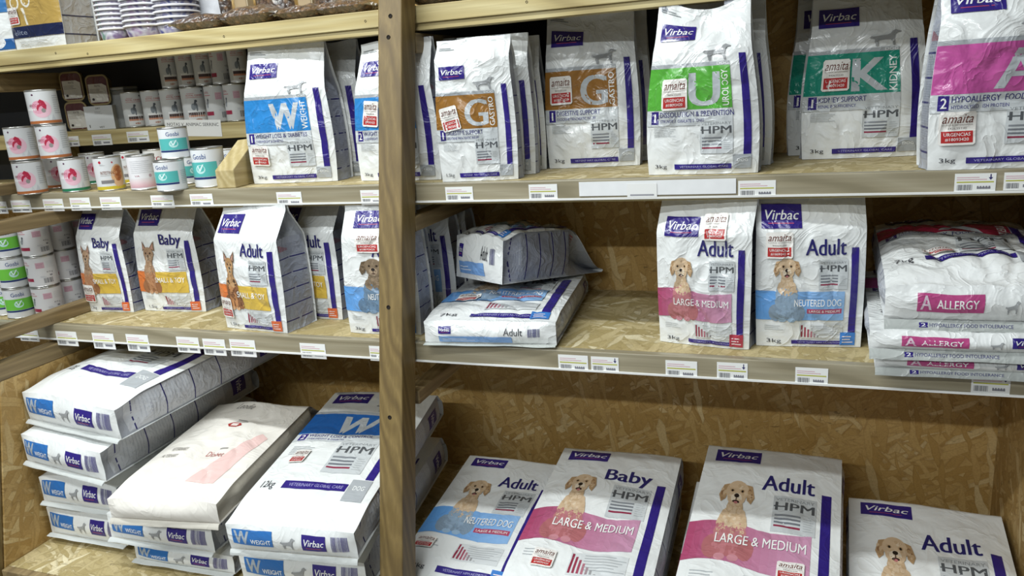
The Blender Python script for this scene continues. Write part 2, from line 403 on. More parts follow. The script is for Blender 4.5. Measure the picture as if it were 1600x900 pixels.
def vet_art(p):
    a = Art(); big = p.get('big'); c = p['col']
    if big: lg = (.07, .84, .42, .925); bk = (.575, .745); bd = (.515, .575); hp = (.47, .30, .80, .515); bar = (.19, .235); sq = (.14, .265); st = (.27, .74); kg = (.18, .235); um = .86
    else: lg = (.06, .76, .43, .865); bk = (.375, .61); bd = (.285, .375); hp = (.49, .12, .78, .31); bar = (.03, .06); sq = (.03, .11); st = (.10, .67); kg = (.03, .06); um = .78
    lg = p.get('logo', lg)
    logo(a, *lg)
    a.rect(0, bk[1], um, bk[1] + .022, GREY, 0)
    a.rect(0, bk[0], um, bk[1], c, 1)
    h = bk[1] - bk[0]
    a.text(p['L'], .40 if len(p['L']) == 1 and p['L'] != 'W' else .34, bk[0] + .07 * h, .67, bk[0] + .86 * h, 'b9bec1', 2, .08, .2 if p.get('it') else 0, res=4)
    a.text(p['word'], um - .085, bk[0] + .06 * h, um - .025, bk[0] + .9 * h, WHITE, 2, .02, rot=True)
    a.rect(0, bd[0], um, bd[1], LGREY, 0)
    hb = bd[1] - bd[0]
    a.rect(.045, bd[0] + .12 * hb, .115, bd[1] - .06 * hb, PURPLE, 1)
    a.text(p['n'], .073 if p['n'] == '1' else .063, bd[0] + .25 * hb, .088 if p['n'] == '1' else .1, bd[1] - .2 * hb, WHITE, 3, .03)
    a.text(p['t1'], .13, bd[0] + .55 * hb, .13 + .0275 * len(p['t1']), bd[0] + .88 * hb, '3a3975', 2, .02)
    a.text(p['t2'], .13, bd[0] + .2 * hb, .13 + .016 * len(p['t2']), bd[0] + .4 * hb, '53538a', 2, .01)
    hpm(a, *hp)
    a.lines(.07, hp[1] + .55 * (hp[3] - hp[1]) , .27, hp[1] + .85 * (hp[3] - hp[1]), 6, 'a8acae', 1, .3)
    dogo(a, .52, bk[1] + .03, .8, bk[1] + .115)
    a.text('DOG', .66, bk[1] + .003, .77, bk[1] + .019, WHITE, 2)
    a.rect(.87, st[0], .935, st[1], PURPLE, 1)
    a.rect(.25, bar[0], .77, bar[1], PURPLE, 1)
    a.text('VETERINARY GLOBAL CARE', .30, bar[0] + .3 * (bar[1] - bar[0]), .74, bar[1] - .3 * (bar[1] - bar[0]), 'a8a6cf', 2)
    a.text(p['kg'], .07, kg[0], .18, kg[1], '3c3d44', 1)
    a.rect(.78, sq[0], .94, sq[1], GREY, 2)
    a.text('DOG', .82, sq[0] + .5 * (sq[1] - sq[0]), .91, sq[0] + .7 * (sq[1] - sq[0]), WHITE, 3)
    a.lines(.04, .93, .25, .955, 2, '8f9395', 1, .4)
    return a
def dog_art(p):
    a = Art(); big = p.get('big')
    if big: lg = (.08, .86, .42, .94); ad = (.70, .79); hp = (.55, .47, .84, .675); bd = (.27, .475); ch = (.12, .235); bar = (.04, .075); st = (.08, .72); sq = (.03, .10); dg = (.285, .775)
    else: lg = (.05, .79, .42, .925); ad = (.615, .72); hp = (.58, .395, .84, .585); bd = (.185, .38); ch = (.06, .155); bar = (.02, .045); st = (.09, .66); sq = (.015, .10); dg = (.17, .64)
    lg = p.get('logo', lg)
    logo(a, *lg)
    a.text(p['t'], .46, ad[0] - (.02 if p['t'] == 'Baby' else 0), .82, ad[1], NAVY, 2, .045, res=4)
    hpm(a, *hp)
    c0, c1 = p['band']
    a.grad(.0, bd[0], .82, bd[1], c0, c1, 16, 1, p.get('wave', 0), p.get('sharp', False))
    photo_dog(a, p['dog'], p.get('du', (.12, .46))[0], dg[0], p.get('du', (.12, .46))[1], dg[1], c0, bd[1] - .01, 2)
    hb = bd[1] - bd[0]
    a.text(p['bt'], p.get('bu', .2), bd[0] + .5 * hb, .79, bd[0] + .74 * hb, WHITE, 10, .01, res=3)
    if p.get('sub'):
        a.rect(.48, bd[0] + .24 * hb, .80, bd[0] + .4 * hb, 'b04a66', 2)
        a.text(p['sub'], .5, bd[0] + .28 * hb, .78, bd[0] + .36 * hb, WHITE, 4)
    hc = ch[1] - ch[0]
    a.rect(.42, ch[0], .82, ch[1], 'd3d6d6', 0)
    for k in range(7):
        a.rect(.43 + .03 * k, ch[0] + .08 * hc, .447 + .03 * k, ch[0] + hc * (.95 - .14 * k), ['8e3046', '963a50', 'a04a5e', 'b0707e', 'a08a90', '9a9a9a', 'a5a5a5'][k], 1)
    a.lines(.52, ch[0] + .25 * hc, .81, ch[1], 6, '9a9ea0', 1, .2)
    a.lines(.08, ch[0] + .6 * hc, .26, ch[1], 3, 'b4b8ba', 1, .3)
    a.rect(.87, st[0], .935, st[1], PURPLE, 1)
    a.rect(.34, bar[0], .84, bar[1], PURPLE, 1)
    a.text('VETERINARY HPM NUTRITION', .40, bar[0] + .3 * (bar[1] - bar[0]), .8, bar[1] - .3 * (bar[1] - bar[0]), 'a8a6cf', 2)
    a.rect(.80, sq[0], .94, sq[1], p['sq'], 2)
    a.lines(.82, sq[0] + .2 * (sq[1] - sq[0]), .92, sq[1] - .15 * (sq[1] - sq[0]), 3, 'e9dada', 3, .35)
    a.text(p['kg'], .10, bar[0], .24, bar[0] + (.03 if big else .035), '3c3d44', 1)
    return a
def side_art(n, pale=False):
    a = Art()
    a.rect(.06, .05, .94, .74, 'c3c6cb' if pale else 'a0a4b0', 0)
    for k in range(n):
        v = .08 + .62 * k / n
        a.rect(.04, v, .96, v + (.006 if pale else .010), NAVY, 1)
        a.lines(.12, v + .022, .9, v + .6 / n, 8, 'b4b8bf' if pale else '8f94a2', 1, .3)
    if not pale:
        for k in range(6): a.rect(.1 + .07 * k, .64, .135 + .07 * k, .64 + .05 * (1 - k / 7), 'a04a56', 2)
    else: a.rect(.25, .80, .75, .90, PURPLE, 1); a.text('Virbac', .3, .83, .7, .87, WHITE, 2)
    return a
def weight_bottom():
    a = Art()
    a.rect(.05, .34, .38, .86, '2d6fb5', 0)
    a.text('W', .07, .38, .19, .82, 'a9b2ba', 1, .03); a.text('WEIGHT', .205, .42, .365, .58, WHITE, 1, .02)
    dogo(a, .44, .3, .56, .72); logo(a, .61, .32, .79, .84, 0); a.bars(.83, .3, .95, .84, '6a6794', 12, 0)
    return a
def allergy_bottom():
    a = Art()
    a.rect(.18, .3, .55, .8, 'b5487f', 0); a.text('A', .2, .36, .26, .74, 'd8c3cf', 1, .03); a.text('ALLERGY', .29, .42, .52, .66, WHITE, 1, .02)
    dogo(a, .66, .3, .74, .66); logo(a, .78, .34, .95, .82, 0)
    return a
def adult_bottom(t='Adult', c='7aa3d8'):
    a = Art()
    logo(a, .12, .5, .22, .8, 0); a.rect(.12, .12, .68, .4, c, 0); a.lines(.15, .2, .4, .34, 2, 'dfe8f4', 1, .3)
    a.text(t, .62, .46, .76, .76, '34353c', 1); a.bars(.8, .4, .89, .74, '55567c', 10, 1)
    return a
def hypo_flap():
    a = Art()
    a.rect(.2, .3, .25, .75, PURPLE, 0); a.text('2', .212, .38, .238, .68, WHITE, 1, .02)
    a.text('HYPOALLERGY FOOD INTOLERANCE', .26, .36, .72, .68, '55567c', 1, .02)
    return a

# ------------------------------------------------------------------ the bag builder
def sm(a, b, x): t = min(1, max(0, (x - a) / (b - a))); return t * t * (3 - 2 * t)
def bag(name, label, cat, mw, w, h, T, art=None, side=None, bottom=None, flap=None, sticker=None, lay=False, wt=1.0,
        B=.012, wr=.003, seed=0, group=None, mat=None, fold=.74, topwave=0., base=W_, sidecol=lin('a9adb5'), gus=True, sag=0., topdip=0., seamcol=None, res=1.0, dent=None, endk=.93, sk=0., belly=.04, droop=.8):
    mat = mat or M_film
    crease = {M_film: .55, M_paper: .3}.get(mat, .22)
    root = empty(name, mw, label, cat, group)
    fin = min(.006, w * .03)
    sd = Vector((seed * 3.17, seed * 1.71, seed * .93))
    def prof(v):
        if lay:
            return T * (.86 + .14 * sm(0, .16, v)) * (1 - endk * sm(fold, 1.0, v))
        if v <= fold: return T * (1 - .06 * v / fold)
        return .94 * T + (.007 - .94 * T) * min(1, (v - fold) / (.955 - fold))
    def yf(v): return (T / 2 - prof(v)) if lay else -prof(v) / 2
    def yb(v): return T / 2 if lay else prof(v) / 2
    def tp(v): return 1 + (wt - 1) * sm(.1, 1, v) + (belly * math.sin(math.pi * min(1, v / .75)) if not lay and v < .75 else 0)
    def disp(x, z, e):
        p = Vector((x * 7, z * 7, 0)) + sd
        q = Vector((p.x * 2.6 + p.y * .9, p.y * 1.5 - p.x * .7, 4.))
        n = noise.noise(p) * 1.0 + crease * max(0, 1 - abs(noise.noise(q)) * 2.4) ** 2 - .2
        return wr * n * e * 2
    def zz(u, v):
        z = h * v
        if topwave: z += topwave * noise.noise(Vector((u * 2.2 + seed, 7.7, seed))) * sm(.8, 1, v)
        if topdip: z -= topdip * math.sin(math.pi * u) ** 1.5 * sm(.75, 1, v)
        return z
    def sg(v): return sag * (v * v - v) * 4 if sag else 0.
    def front(u, v):
        x = (u - .5) * w * tp(v) + sk * h * v
        e = 1 - (2 * u - 1) ** 4
        vb = math.sin(math.pi * min(1, (v + .06) / .98)) ** .7 if v < .92 else math.sin(math.pi * min(1, .98 / .98)) ** .7
        vb = max(0., math.sin(math.pi * min(1, (v * .9 + .09)))) ** .7
        y = yf(v) - B * e * vb
        y += disp(x, h * v, e * (.35 + .65 * vb))
        if dent:
            for du, dv, r, dd in dent:
                q = ((u - du) * w / r) ** 2 + ((v - dv) * h / r) ** 2
                y += dd * math.exp(-q)
        return Vector((x, y - sg(v), zz(u, v)))
    def back(u, v):
        return Vector(((u - .5) * w * tp(v) + sk * h * v, yb(v) - sg(v) + (.002 if not lay else 0), zz(u, v)))
    def mk_side(sgn):
        def f(s, v):
            th = prof(v); g = math.sqrt(max(0, (T / 2) ** 2 - (th / 2) ** 2)) * .9
            xe = w * tp(v) / 2 - fin; p = 1 - abs(2 * s - 1)
            x = xe - g * p + (.010 * math.sin(math.pi * s) * (1 - min(1, g / (T * .3))))
            n = noise.noise(Vector((s * 2.0, v * h * 9, 5)) + sd) * .004 * p
            y0 = yf(v); y1 = yb(v)
            return Vector((sgn * (x + n) + sk * h * v, y0 + (y1 - y0) * s - sg(v), zz(0 if sgn < 0 else 1, v)))
        return f
    def bot(u, s):
        a, b = front(u, 0), back(u, 0)
        bb = (.014 if lay else 0) * (1 - (2 * u - 1) ** 4) * math.sin(math.pi * s)
        nz = (noise.noise(Vector((u * w * 12, s * 1.5, 3)) + sd) * .003 * math.sin(math.pi * s)) if lay else 0
        return a.lerp(b, s) + Vector((0, 0, -bb + nz))
    nu = max(8, int(w / .006 * res)); nv = max(12, int(h / .006 * res))
    mb = MB()
    mb.quad_grid(front, nu, nv, base)
    if art: stamp(mb, art, front, lambda u, v: Vector((0, -1, 0)), w, h, L=.0075, base=.0018 if crease > .5 else .0008)
    mb.build('front_panel', mat, root)
    mb = MB(); mb.quad_grid(back, 8, 16, base, True); mb.build('back_panel', mat, root)
    for sgn in (-1, 1):
        f = mk_side(sgn); mb = MB(); mb.quad_grid(f, 8, nv, lin(seamcol) if seamcol else base if not side else sidecol, sgn < 0)
        if side: stamp(mb, side, (lambda s, v, f=f: f(s, v)) if sgn > 0 else (lambda s, v, f=f: f(1 - s, v)),
                       (lambda u, v, q=sgn: Vector((q, 0, 0))), T, h, L=.02)
        mb.build('side_gusset', M_gusset if mat is not M_paper else mat, root)
    mb = MB()
    if lay:
        mb.quad_grid(lambda u, s: bot(u, 1 - s), nu, 8, base)
        if bottom: stamp(mb, bottom, lambda u, s: bot(u, 1 - s), lambda u, v: Vector((0, 0, -1)), w, T * .86, base=.0013)
    else: mb.quad_grid(lambda u, s: bot(u, 1 - s), 8, 4, base)
    mb.build('bottom_panel', mat, root)
    if lay:
        mb = MB(); mb.quad_grid(lambda u, s: front(u, 1).lerp(back(u, 1), s) + Vector((0, 0, .006 * math.sin(math.pi * s))), nu, 4, base, True); mb.build('top_seal', mat, root)
    if flap:
        fl, fa, fc = flap
        def ff(u, s):
            q = back(u, 0)
            n = noise.noise(Vector((u * 4, 2, seed))) * .003
            t = 1 - s
            return q + Vector((0, -.003 + fl * droop * t + n * t, -.004 - fl * (1.05 - .8 * droop) * math.sin(t * 1.57)))
        mb = MB(); mb.quad_grid(ff, 24, 4, lin(fc))
        mb.quad_grid(lambda u, s: ff(u, s) + Vector((0, .001, .002)), 24, 4, lin(fc), True)
        if fa: stamp(mb, fa, ff, lambda u, v: Vector((0, -1, 0)), w, fl)
        mb.build('folded_seal', mat, root)
    if sticker:
        u0, v0, u1, v1, tilt = sticker
        a = Art()
        cu, cv = (u0 + u1) / 2, (v0 + v1) / 2; sw, sh = (u1 - u0), (v1 - v0)
        inner = Art(); r = .06
        inner.poly([(r, 0), (1 - r, 0), (1, r), (1, 1 - r), (1 - r, 1), (r, 1), (0, 1 - r), (0, r)], 'eeeae4', 0); sticker_art(inner)
        for pts, ts, c, l in inner.ops:
            q = []
            for x, y in pts:
                X, Y = (x - .5) * sw * w, (y - .5) * sh * h
                q.append((cu + (X * math.cos(tilt) - Y * math.sin(tilt)) / w, cv + (X * math.sin(tilt) + Y * math.cos(tilt)) / h))
            a.ops.append((q, ts, c, l))
        mb = MB(); stamp(mb, a, front, lambda u, v: Vector((0, -1, 0)), w, h, L=.008, base=.0048)
        o = mb.build('sticker', M_film, root); o['label'] = 'white clinic sticker with a red box'
    return root
def frame(x, z, org):
    x = x.normalized(); y = z.cross(x).normalized(); z = x.cross(y)
    return Matrix(((x.x, y.x, z.x, org.x), (x.y, y.y, z.y, org.y), (x.z, y.z, z.z, org.z), (0, 0, 0, 1)))
def stand(bl, br, z, T, lean=0.):
    """upright bag: base front corners given as image points on the shelf at height z"""
    a, b = onZ(*bl, z), onZ(*br, z); x = b - a; w = x.length; x.normalize()
    y = Vector((0, 0, 1)).cross(x)
    up = (Vector((0, 0, 1)) + y * math.tan(lean)).normalized()
    org = (a + b) / 2 + y * (T / 2)
    return frame(x, up, org + Vector((0, 0, .001))), w
def lie(nl, nr, zn, far, zf, T, h=None, w=None):
    """lying bag: near top edge given by image points at height zn, direction by an image point of its middle far edge at height zf"""
    a, b = onZ(*nl, zn), onZ(*nr, zn)
    if w: b = a + (b - a).normalized() * w
    n = (a + b) / 2
    f = onZ(*far, zf); zdir = (f - n)
    x = b - a; wd = x.length; x.normalize()
    zdir = (zdir - x * zdir.dot(x) * .999)
    ln = zdir.length
    fr = frame(x, zdir, n)
    y = Vector((fr[0][1], fr[1][1], fr[2][1]))
    org = n - y * (T / 2 - T * .72)
    for i in range(3): fr[i][3] = org[i]
    return fr, wd, (h or ln)
def place(x, y, z, yaw, tilt, w, h, T):
    """lying sack: (x, y, z) is the middle of the far edge of its upper face"""
    ex = Vector((math.cos(yaw), math.sin(yaw), 0)); ey = Vector((-math.sin(yaw), math.cos(yaw), 0))
    ez = ey * math.cos(tilt) + Vector((0, 0, 1)) * math.sin(tilt)
    fr = frame(ex, ez, Vector((x, y, z)) - ez * h)
    yv = Vector((fr[0][1], fr[1][1], fr[2][1])); o = Vector((x, y, z)) - ez * h + yv * (T / 2)
    for i in range(3): fr[i][3] = o[i]
    return fr, w, h
def near(nl, nr, zn, tilt, h, T, w=None, yaw=None):
    """lying sack from its near upper edge (image points at height zn)"""
    a, b = onZ(*nl, zn), onZ(*nr, zn); x = b - a
    wd = w or x.length
    yw = math.atan2(x.y, x.x) if yaw is None else yaw
    ex = Vector((math.cos(yw), math.sin(yw), 0)); ey = Vector((-math.sin(yw), math.cos(yw), 0))
    ez = ey * math.cos(tilt) + Vector((0, 0, 1)) * math.sin(tilt)
    f = a + ex * wd / 2 + ez * h
    fr, wd, h = place(f.x, f.y, f.z, yw, tilt, wd, h, T)
    yv = Vector((fr[0][1], fr[1][1], fr[2][1]))
    for i in range(3): fr[i][3] -= yv[i] * T * .14
    return fr, wd, h
# ------------------------------------------------------------------ the shop: floor, back wall, shelving
Z1, Z2, Z3, Z4, Z4R = H + .187, H - .207, H - .5645, H - 1.147, H - 1.215      # top faces of the shelves and the bottom deck
YB = 2.045                                                     # back wall
XL, XM, XR = -1.955, -.823, .475                               # left side, right face of the middle post, right side
Y1, Y2, Y3 = 1.7086, 1.6212, 1.542                             # front faces of the rails
o = boxobj('floor', -4.2, 2.6, -3.5, 2.3, -.1, 0, M_floor, bev=0); o['kind'] = 'structure'
o = boxobj('wall_back', -4.2, 1.4, YB, YB + .03, 0, 2.6, M_osb_back, bev=0); o['kind'] = 'structure'
def beam(x0, x1, y0, y1, z0, z1, label):
    return tag(boxobj('side_beam', x0, x1, y0, y1, z0, z1, M_beam, bev=.003), label, 'wooden beam', 'side beams of the shelving')
def post(xr, wid, thick, ybase, label):
    """leaning front post; ybase = y of its rear face at eye height, leaning 12.4 degrees backwards to the top"""
    k = .22005
    zt = 2.3
    b = MB()
    def yy(z): return ybase + k * (z - H)
    o_ = Vector((xr - wid / 2, yy(0) - thick / 2, 0))
    pts = []
    for z in (0, zt):
        for x, y in ((xr - wid, yy(z) - thick), (xr, yy(z) - thick), (xr, yy(z)), (xr - wid, yy(z))): pts.append(Vector((x, y, z)) - o_)
    b.v = pts; b.f = [[3, 2, 1, 0], [4, 5, 6, 7], [0, 1, 5, 4], [1, 2, 6, 5], [2, 3, 7, 6], [3, 0, 4, 7]]; b.c = [(1, 1, 1)] * 6
    o = b.build('wooden_post', M_post, smooth=False); o.location = o_
    bevel(o, .003)
    tag(o, label, 'wooden post')
    return o, yy
# rear face of the middle post at eye height
PY = 1.5420 + .22005 * .5645 - .001
mid, yy = post(XM, .059, .0695, PY, 'thick brown wooden post standing in the middle of the shelving')
for (px, py) in ((610, 25), (607, 58), (607, 480), (609, 652)):
    r = ray(px, py)
    # meet the leaning front face: y = yy(z) - thick
    k = .22005; t = (PY - .0695) / (r.y - k * r.z)
    p = EYE + r * t
    b = MB(); b.lathe([(0, 0), (.0042, 0), (.0048, .0006), (.0036, .0012), (.0036, .0002)], 14)
    ho = b.build('screw_hole', M_dark, mid)
    ho.rotation_euler = (math.radians(90 - 12.4), 0, 0); ho.location = p - mid.location + Vector((0, -.0004, 0))
lp, _ = post(XL - .004, .059, .0695, PY - .165, 'dark wooden post along the left edge of the picture')
rp, _ = post(XR + .075, .059, .0695, PY - .02, 'wooden post at the right end of the shelving')

def shelf(label, yf, z, rail_h, board_under, mrail, x0=-3.3, x1=XR - .002, strip=True, seams=()):
    r = empty('shelf', Matrix.Translation((0, yf, z)), label, 'shelf')
    boxobj('shelf_board', x0, x1, yf + .021, YB - .002, z - .018, z, M_osb, r, bev=0)
    boxobj('front_rail', x0, x1, yf, yf + .0205, z - rail_h, z + .0005, mrail, r, bev=.002)
    if board_under: boxobj('lower_board', x0, x1, yf + .006, yf + .05, z - rail_h - board_under, z - rail_h - .0005, M_rail_top, r, bev=.001)
    if strip:
        boxobj('price_strip_lip', x0, x1, yf - .004, yf - .0004, z - rail_h - .001, z - rail_h + .0035, M_white, r, bev=.0005)
    return r
s1 = shelf('top shelf with a thick pale pine front rail', Y1, Z1, .038, .0155, M_rail_top, strip=False)
s2 = shelf('upper shelf carrying the lettered food bags and the cans', Y2, Z2, .0415, .006, M_rail)
s3 = shelf('middle shelf with the small dog food bags and the stacked bags', Y3, Z3, .0437, .004, M_rail)
# white paper strip pushed into the upper shelf's price rail
pa, pb = onY(905, 300, Y2 - .003), onY(1150, 297, Y2 - .003)
ins = boxobj('paper_insert', pa.x, pb.x, Y2 - .0030, Y2 - .0006, Z2 - .034, Z2 - .004, plain('strip_paper', 'eceded', .35), s2, bev=0)
for (px, py) in ((87, 83), (137, 84), (350, 57), (571, 33), (823, 3)):
    p = onY(px, py, Y1)
    b = MB(); b.lathe([(0, 0), (.0024, 0), (.0028, .0008), (.002, .001)], 10); q = b.build('screw', M_dark, s1)
    q.rotation_euler = (math.radians(90), 0, 0); q.location = Vector((p.x, Y1 + .0002, p.z)) - s1.location
# bottom decks of the two bays
def deck(label, x0, x1, y0, Z4):
    r = empty('bottom_deck', Matrix.Translation(((x0 + x1) / 2, y0, 0)), label, 'shelf')
    boxobj('deck_board', x0, x1, y0 + .021, YB - .002, Z4 - .018, Z4, M_osb, r, bev=0)
    boxobj('front_board', x0, x1, y0, y0 + .0205, 0.001, Z4, M_beam, r, bev=.002)
    return r
deck('strand board deck at the bottom of the left bay', XL + .002, XM - .072, 1.235, Z4)
deck('strand board deck at the bottom of the right bay', XM + .002, XR - .002, 1.30, Z4R)
def panel(x0, x1, z0, z1, yoff, label):
    k = .22005; o_ = Vector(((x0 + x1) / 2, YB, z0)); b = MB()
    for x in (x0, x1):
        for y, z in ((PY + yoff + k * (z0 - H), z0), (YB - .002, z0), (YB - .002, z1), (PY + yoff + k * (z1 - H), z1)): b.v.append(Vector((x, y, z)) - o_)
    b.f = [[0, 3, 2, 1], [4, 5, 6, 7], [0, 1, 5, 4], [1, 2, 6, 5], [2, 3, 7, 6], [3, 0, 4, 7]]; b.c = [(1, 1, 1)] * 6
    o = b.build('side_panel', M_osb_side, smooth=False); o.location = o_; return tag(o, label, 'panel')
panel(XL - .02, XL, .001, H - .664, -.163, 'strand board side panel closing the bottom left bay')
panel(XR, XR + .02, .001, H + .7, -.018, 'strand board side panel at the right end of the shelving')
beam(XL - .045, XL, 1.30, YB - .003, H - .664, H - .6195, 'side beam under the left end of the middle shelf')
beam(XL - .045, XL, 1.335, YB - .003, H - .564, H - .530, 'side beam lying on the left end of the middle shelf')
beam(XL - .045, XL, 1.36, YB - .007, H - .293, H - .256, 'side beam under the left end of the upper shelf')
beam(-2.15, -2.105, 1.40, YB - .007, H - .2065, H - .177, 'side beam lying on the left end of the upper shelf')
beam(-2.25, -2.205, 1.46, YB - .007, H + .080, H + .132, 'side beam under the left end of the top shelf')
beam(XM - .042, XM, 1.53, YB - .003, H - .713, H - .681, 'pale side beam under the middle shelf beside the middle post')
beam(XM - .042, XM, 1.60, YB - .007, H - .314, H - .278, 'side beam under the upper shelf beside the middle post')
beam(XM - .042, XM, 1.69, YB - .007, H + .084, H + .128, 'side beam under the top shelf beside the middle post')
bk = boxobj('shade_board', -3.29, -.30, YB - .0055, YB - .0008, Z2 + .0008, Z1 - .02, plain('shade_tone', '23252a', .6), bev=0); tag(bk, 'dark board added for shade behind the cans and bags of the upper shelf', 'board')  # near-black board added over the wall to stand in for deep shade
# raised step at the back of the upper shelf
t_ = empty('riser_shelf', Matrix.Translation((-1.8, 1.9, Z2)), 'raised pine step at the back of the upper shelf carrying tall cans', 'shelf')
boxobj('riser_top', -3.2, -1.30, 1.9, YB - .007, Z2 + .140, Z2 + .156, M_rail_top, t_)
boxobj('riser_front', -3.2, -1.30, 1.885, 1.8995, Z2 + .112, Z2 + .157, M_rail_top, t_)
for x in (-3.1, -2.3, -1.36): boxobj('riser_support', x - .02, x + .02, 1.95, YB - .01, Z2 + .0005, Z2 + .1398, M_rail_top, t_)
TIER = Z2 + .1565
# triangular pine block that ends the row of cans
prof = [(1.632, 0), (1.632, .046), (1.76, .112), (1.86, .112), (1.86, 0)]
b = MB(); n = len(prof)
for x in (-.026, .026):
    for y, z in prof: b.v.append(Vector((x, y - 1.78, z)))
b.f = [list(range(n)), list(range(2 * n - 1, n - 1, -1))] + [[i, i + n, (i + 1) % n + n, (i + 1) % n] for i in range(n)]
b.f = [f[::-1] for f in b.f]; b.c = [(1, 1, 1)] * len(b.f)
o = b.build('divider_block', M_block, smooth=False); o.location = (-1.385, 1.78, Z2 + .0005); o.rotation_euler = (0, 0, .14); bevel(o, .002)
tag(o, 'sloping pine divider block between the teal cans and the blue W bag', 'wooden block')
b = MB(); b.box(-.0005, .0005, -.06, .06, 0, .001)

# ------------------------------------------------------------------ upper shelf: bags
VW = dict(col='2f83c6', L='W', word='WEIGHT', n='1', t1='WEIGHT LOSS & DIABETES', t2='OVERWEIGHT & DIABETES', kg='3kg')
VW2 = dict(VW, n='2', t1='WEIGHT LOSS & CONTROL')
VG = dict(col='96692f', L='G', word='GASTRO', n='1', t1='DIGESTIVE SUPPORT', t2='EXOCRINE PANCREATIC INSUFF', kg='3kg')
VU = dict(col='57a83c', L='U', word='UROLOGY', n='1', t1='DISSOLUTION & PREVENTION', t2='STRUVITE & OXALATE STONES', kg='3kg')
VK = dict(col='1d8a74', L='K', word='KIDNEY', n='1', t1='KIDNEY SUPPORT', t2='RENAL INSUFFICIENCY', kg='3kg')
VA = dict(col='c0559a', L='A', word='ALLERGY', n='2', t1='HYPOALLERGY  FOOD INTOLERANCE', t2='HYDROLYSED FISH PROTEIN', kg='3kg')
S5 = side_art(5)
def upright(bl, br, z, h, T, label, art, sticker=None, group='small food bags on the upper shelf', back=0, dx=0, **kw):
    m, w = stand(bl, br, z, T, kw.pop('lean', 0.))
    w = kw.pop('w', w)
    back = back or kw.pop('shift', 0)
    if back or dx:
        x = Vector((m[0][0], m[1][0], 0)); y = Vector((m[0][1], m[1][1], 0))
        m = Matrix.Translation(Vector((dx, back, 0))) @ m
    return bag('pet_food_bag', label, 'bag of pet food', m, w, h, T, art=art, side=S5, sticker=sticker, group=group, **kw)
UP = 'small food bags on the upper shelf'
upright((398, 288), (528, 283), Z2, .345, .085, 'white food bag with a blue W block beside the sloping pine block', vet_art(VW), (.05, .135, .27, .285, -.05), wt=.90, seed=1, wr=.004, fold=.66, topwave=.012, sag=.0)
upright((398, 288), (528, 283), Z2, .345, .080, 'food bag standing half hidden behind the first blue W bag', vet_art(VW), wt=.9, seed=2, back=.106, dx=.03, topwave=.015)
upright((565, 283), (690, 281), Z2, .325, .085, 'white food bag with a blue block half hidden by the middle post', vet_art(VW2), (.14, .40, .34, .585, -.08), wt=.86, seed=3, wr=.004, fold=.68, topwave=.008)
upright((565, 283), (690, 281), Z2, .325, .085, 'food bag hidden in the dark behind the bag at the middle post', vet_art(VW2), wt=.86, seed=4, back=.11, dx=.01)
upright((692, 285), (810, 280), Z2, .312, .07, 'small crumpled food bag with a brown G block beside the middle post', vet_art(dict(VG, kg='1,5kg', logo=(.06, .72, .42, .81))), (.07, .365, .31, .535, .2), wt=.95, seed=5, wr=.006, fold=.86, topwave=.006)
upright((692, 285), (810, 280), Z2, .318, .060, 'food bag directly behind the small brown G bag', vet_art(VG), wt=.95, seed=6, back=.090, dx=.012, fold=.84)
upright((692, 285), (810, 280), Z2, .315, .060, 'dim food bag second behind the small brown G bag', vet_art(VG), wt=.93, seed=7, back=.178, dx=.012)
upright((859, 264), (1000, 258), Z2, .372, .075, 'larger white food bag with a brown G block and a dipped top', vet_art(VG), (.06, .405, .30, .58, .02), wt=.93, seed=8, wr=.005, fold=.72, topdip=.022, topwave=.012)
upright((859, 264), (1000, 258), Z2, .36, .06, 'dark food bag behind the larger brown G bag', vet_art(VG), wt=.93, seed=9, back=.098, dx=.012)
upright((1014, 274), (1184, 270), Z2, .352, .10, 'white food bag with a green U block', vet_art(VU), (.14, .375, .38, .55, .01), wt=.82, seed=10, wr=.006, fold=.70, topdip=.03, topwave=.02, dent=[(.55, .84, .03, .012), (.75, .78, .02, .008)])
upright((1014, 274), (1184, 270), Z2, .35, .09, 'dim food bag standing behind the green U bag', vet_art(VU), wt=.85, seed=11, back=.128, dx=.02)
upright((1253, 250), (1442, 243), Z2, .362, .075, 'white food bag with a dark green K block', vet_art(VK), (.14, .40, .37, .58, .0), wt=.86, seed=12, wr=.005, fold=.72, topwave=.01)
upright((1253, 250), (1442, 243), Z2, .37, .06, 'dark food bag peeping out left behind the green K bag', vet_art(VK), wt=.86, seed=13, back=.09, dx=-.03)
upright((1449, 267), (1690, 259), Z2, .36, .095, 'white food bag with a bright pink block at the right edge', vet_art(VA), (.06, .125, .30, .29, .0), wt=.92, seed=14, wr=.007, fold=.72, topwave=.015, dent=[(.5, .6, .05, -.012)])

# ------------------------------------------------------------------ middle shelf: bags
DS = dict(t='Adult', band=('d8793f', 'd6b44c'), dog='terrier', sharp=True, bt='SMALL & TOY', sq='d6693c', kg='1,5kg', du=(.12, .42), bu=(.34))
DB = dict(DS, t='Baby', dog='kitten', du=(.08, .42))
DN = dict(t='Adult', band=('5c9bdc', '8fb6e0'), dog='gold', bt='NEUTERED DOG', sub='LARGE & MEDIUM', sq='3f7cc4', kg='3kg', bu=.36)
DNs = dict(DN, dog='shaggy', sub=None, du=(.2, .72))
DL = dict(t='Adult', band=('a8466a', 'c794b0'), dog='gold', bt='LARGE & MEDIUM', sq='b03a4c', kg='3kg', wave=.012)
MID = 'small food bags on the middle shelf'
S6 = side_art(6)
SB = side_art(4, True)
def mid_bag(bl, br, h, T, label, art, sticker=None, **kw): return upright(bl, br, Z3, h, T, label, art, sticker, group=MID, **kw)
mid_bag((140, 486), (209, 488), .308, .09, 'left-hand white food bag with a kitten and a yellow band', dog_art(DB), (.05, .10, .30, .27, -.04), wt=.93, seed=21, fold=.72, w=.166)
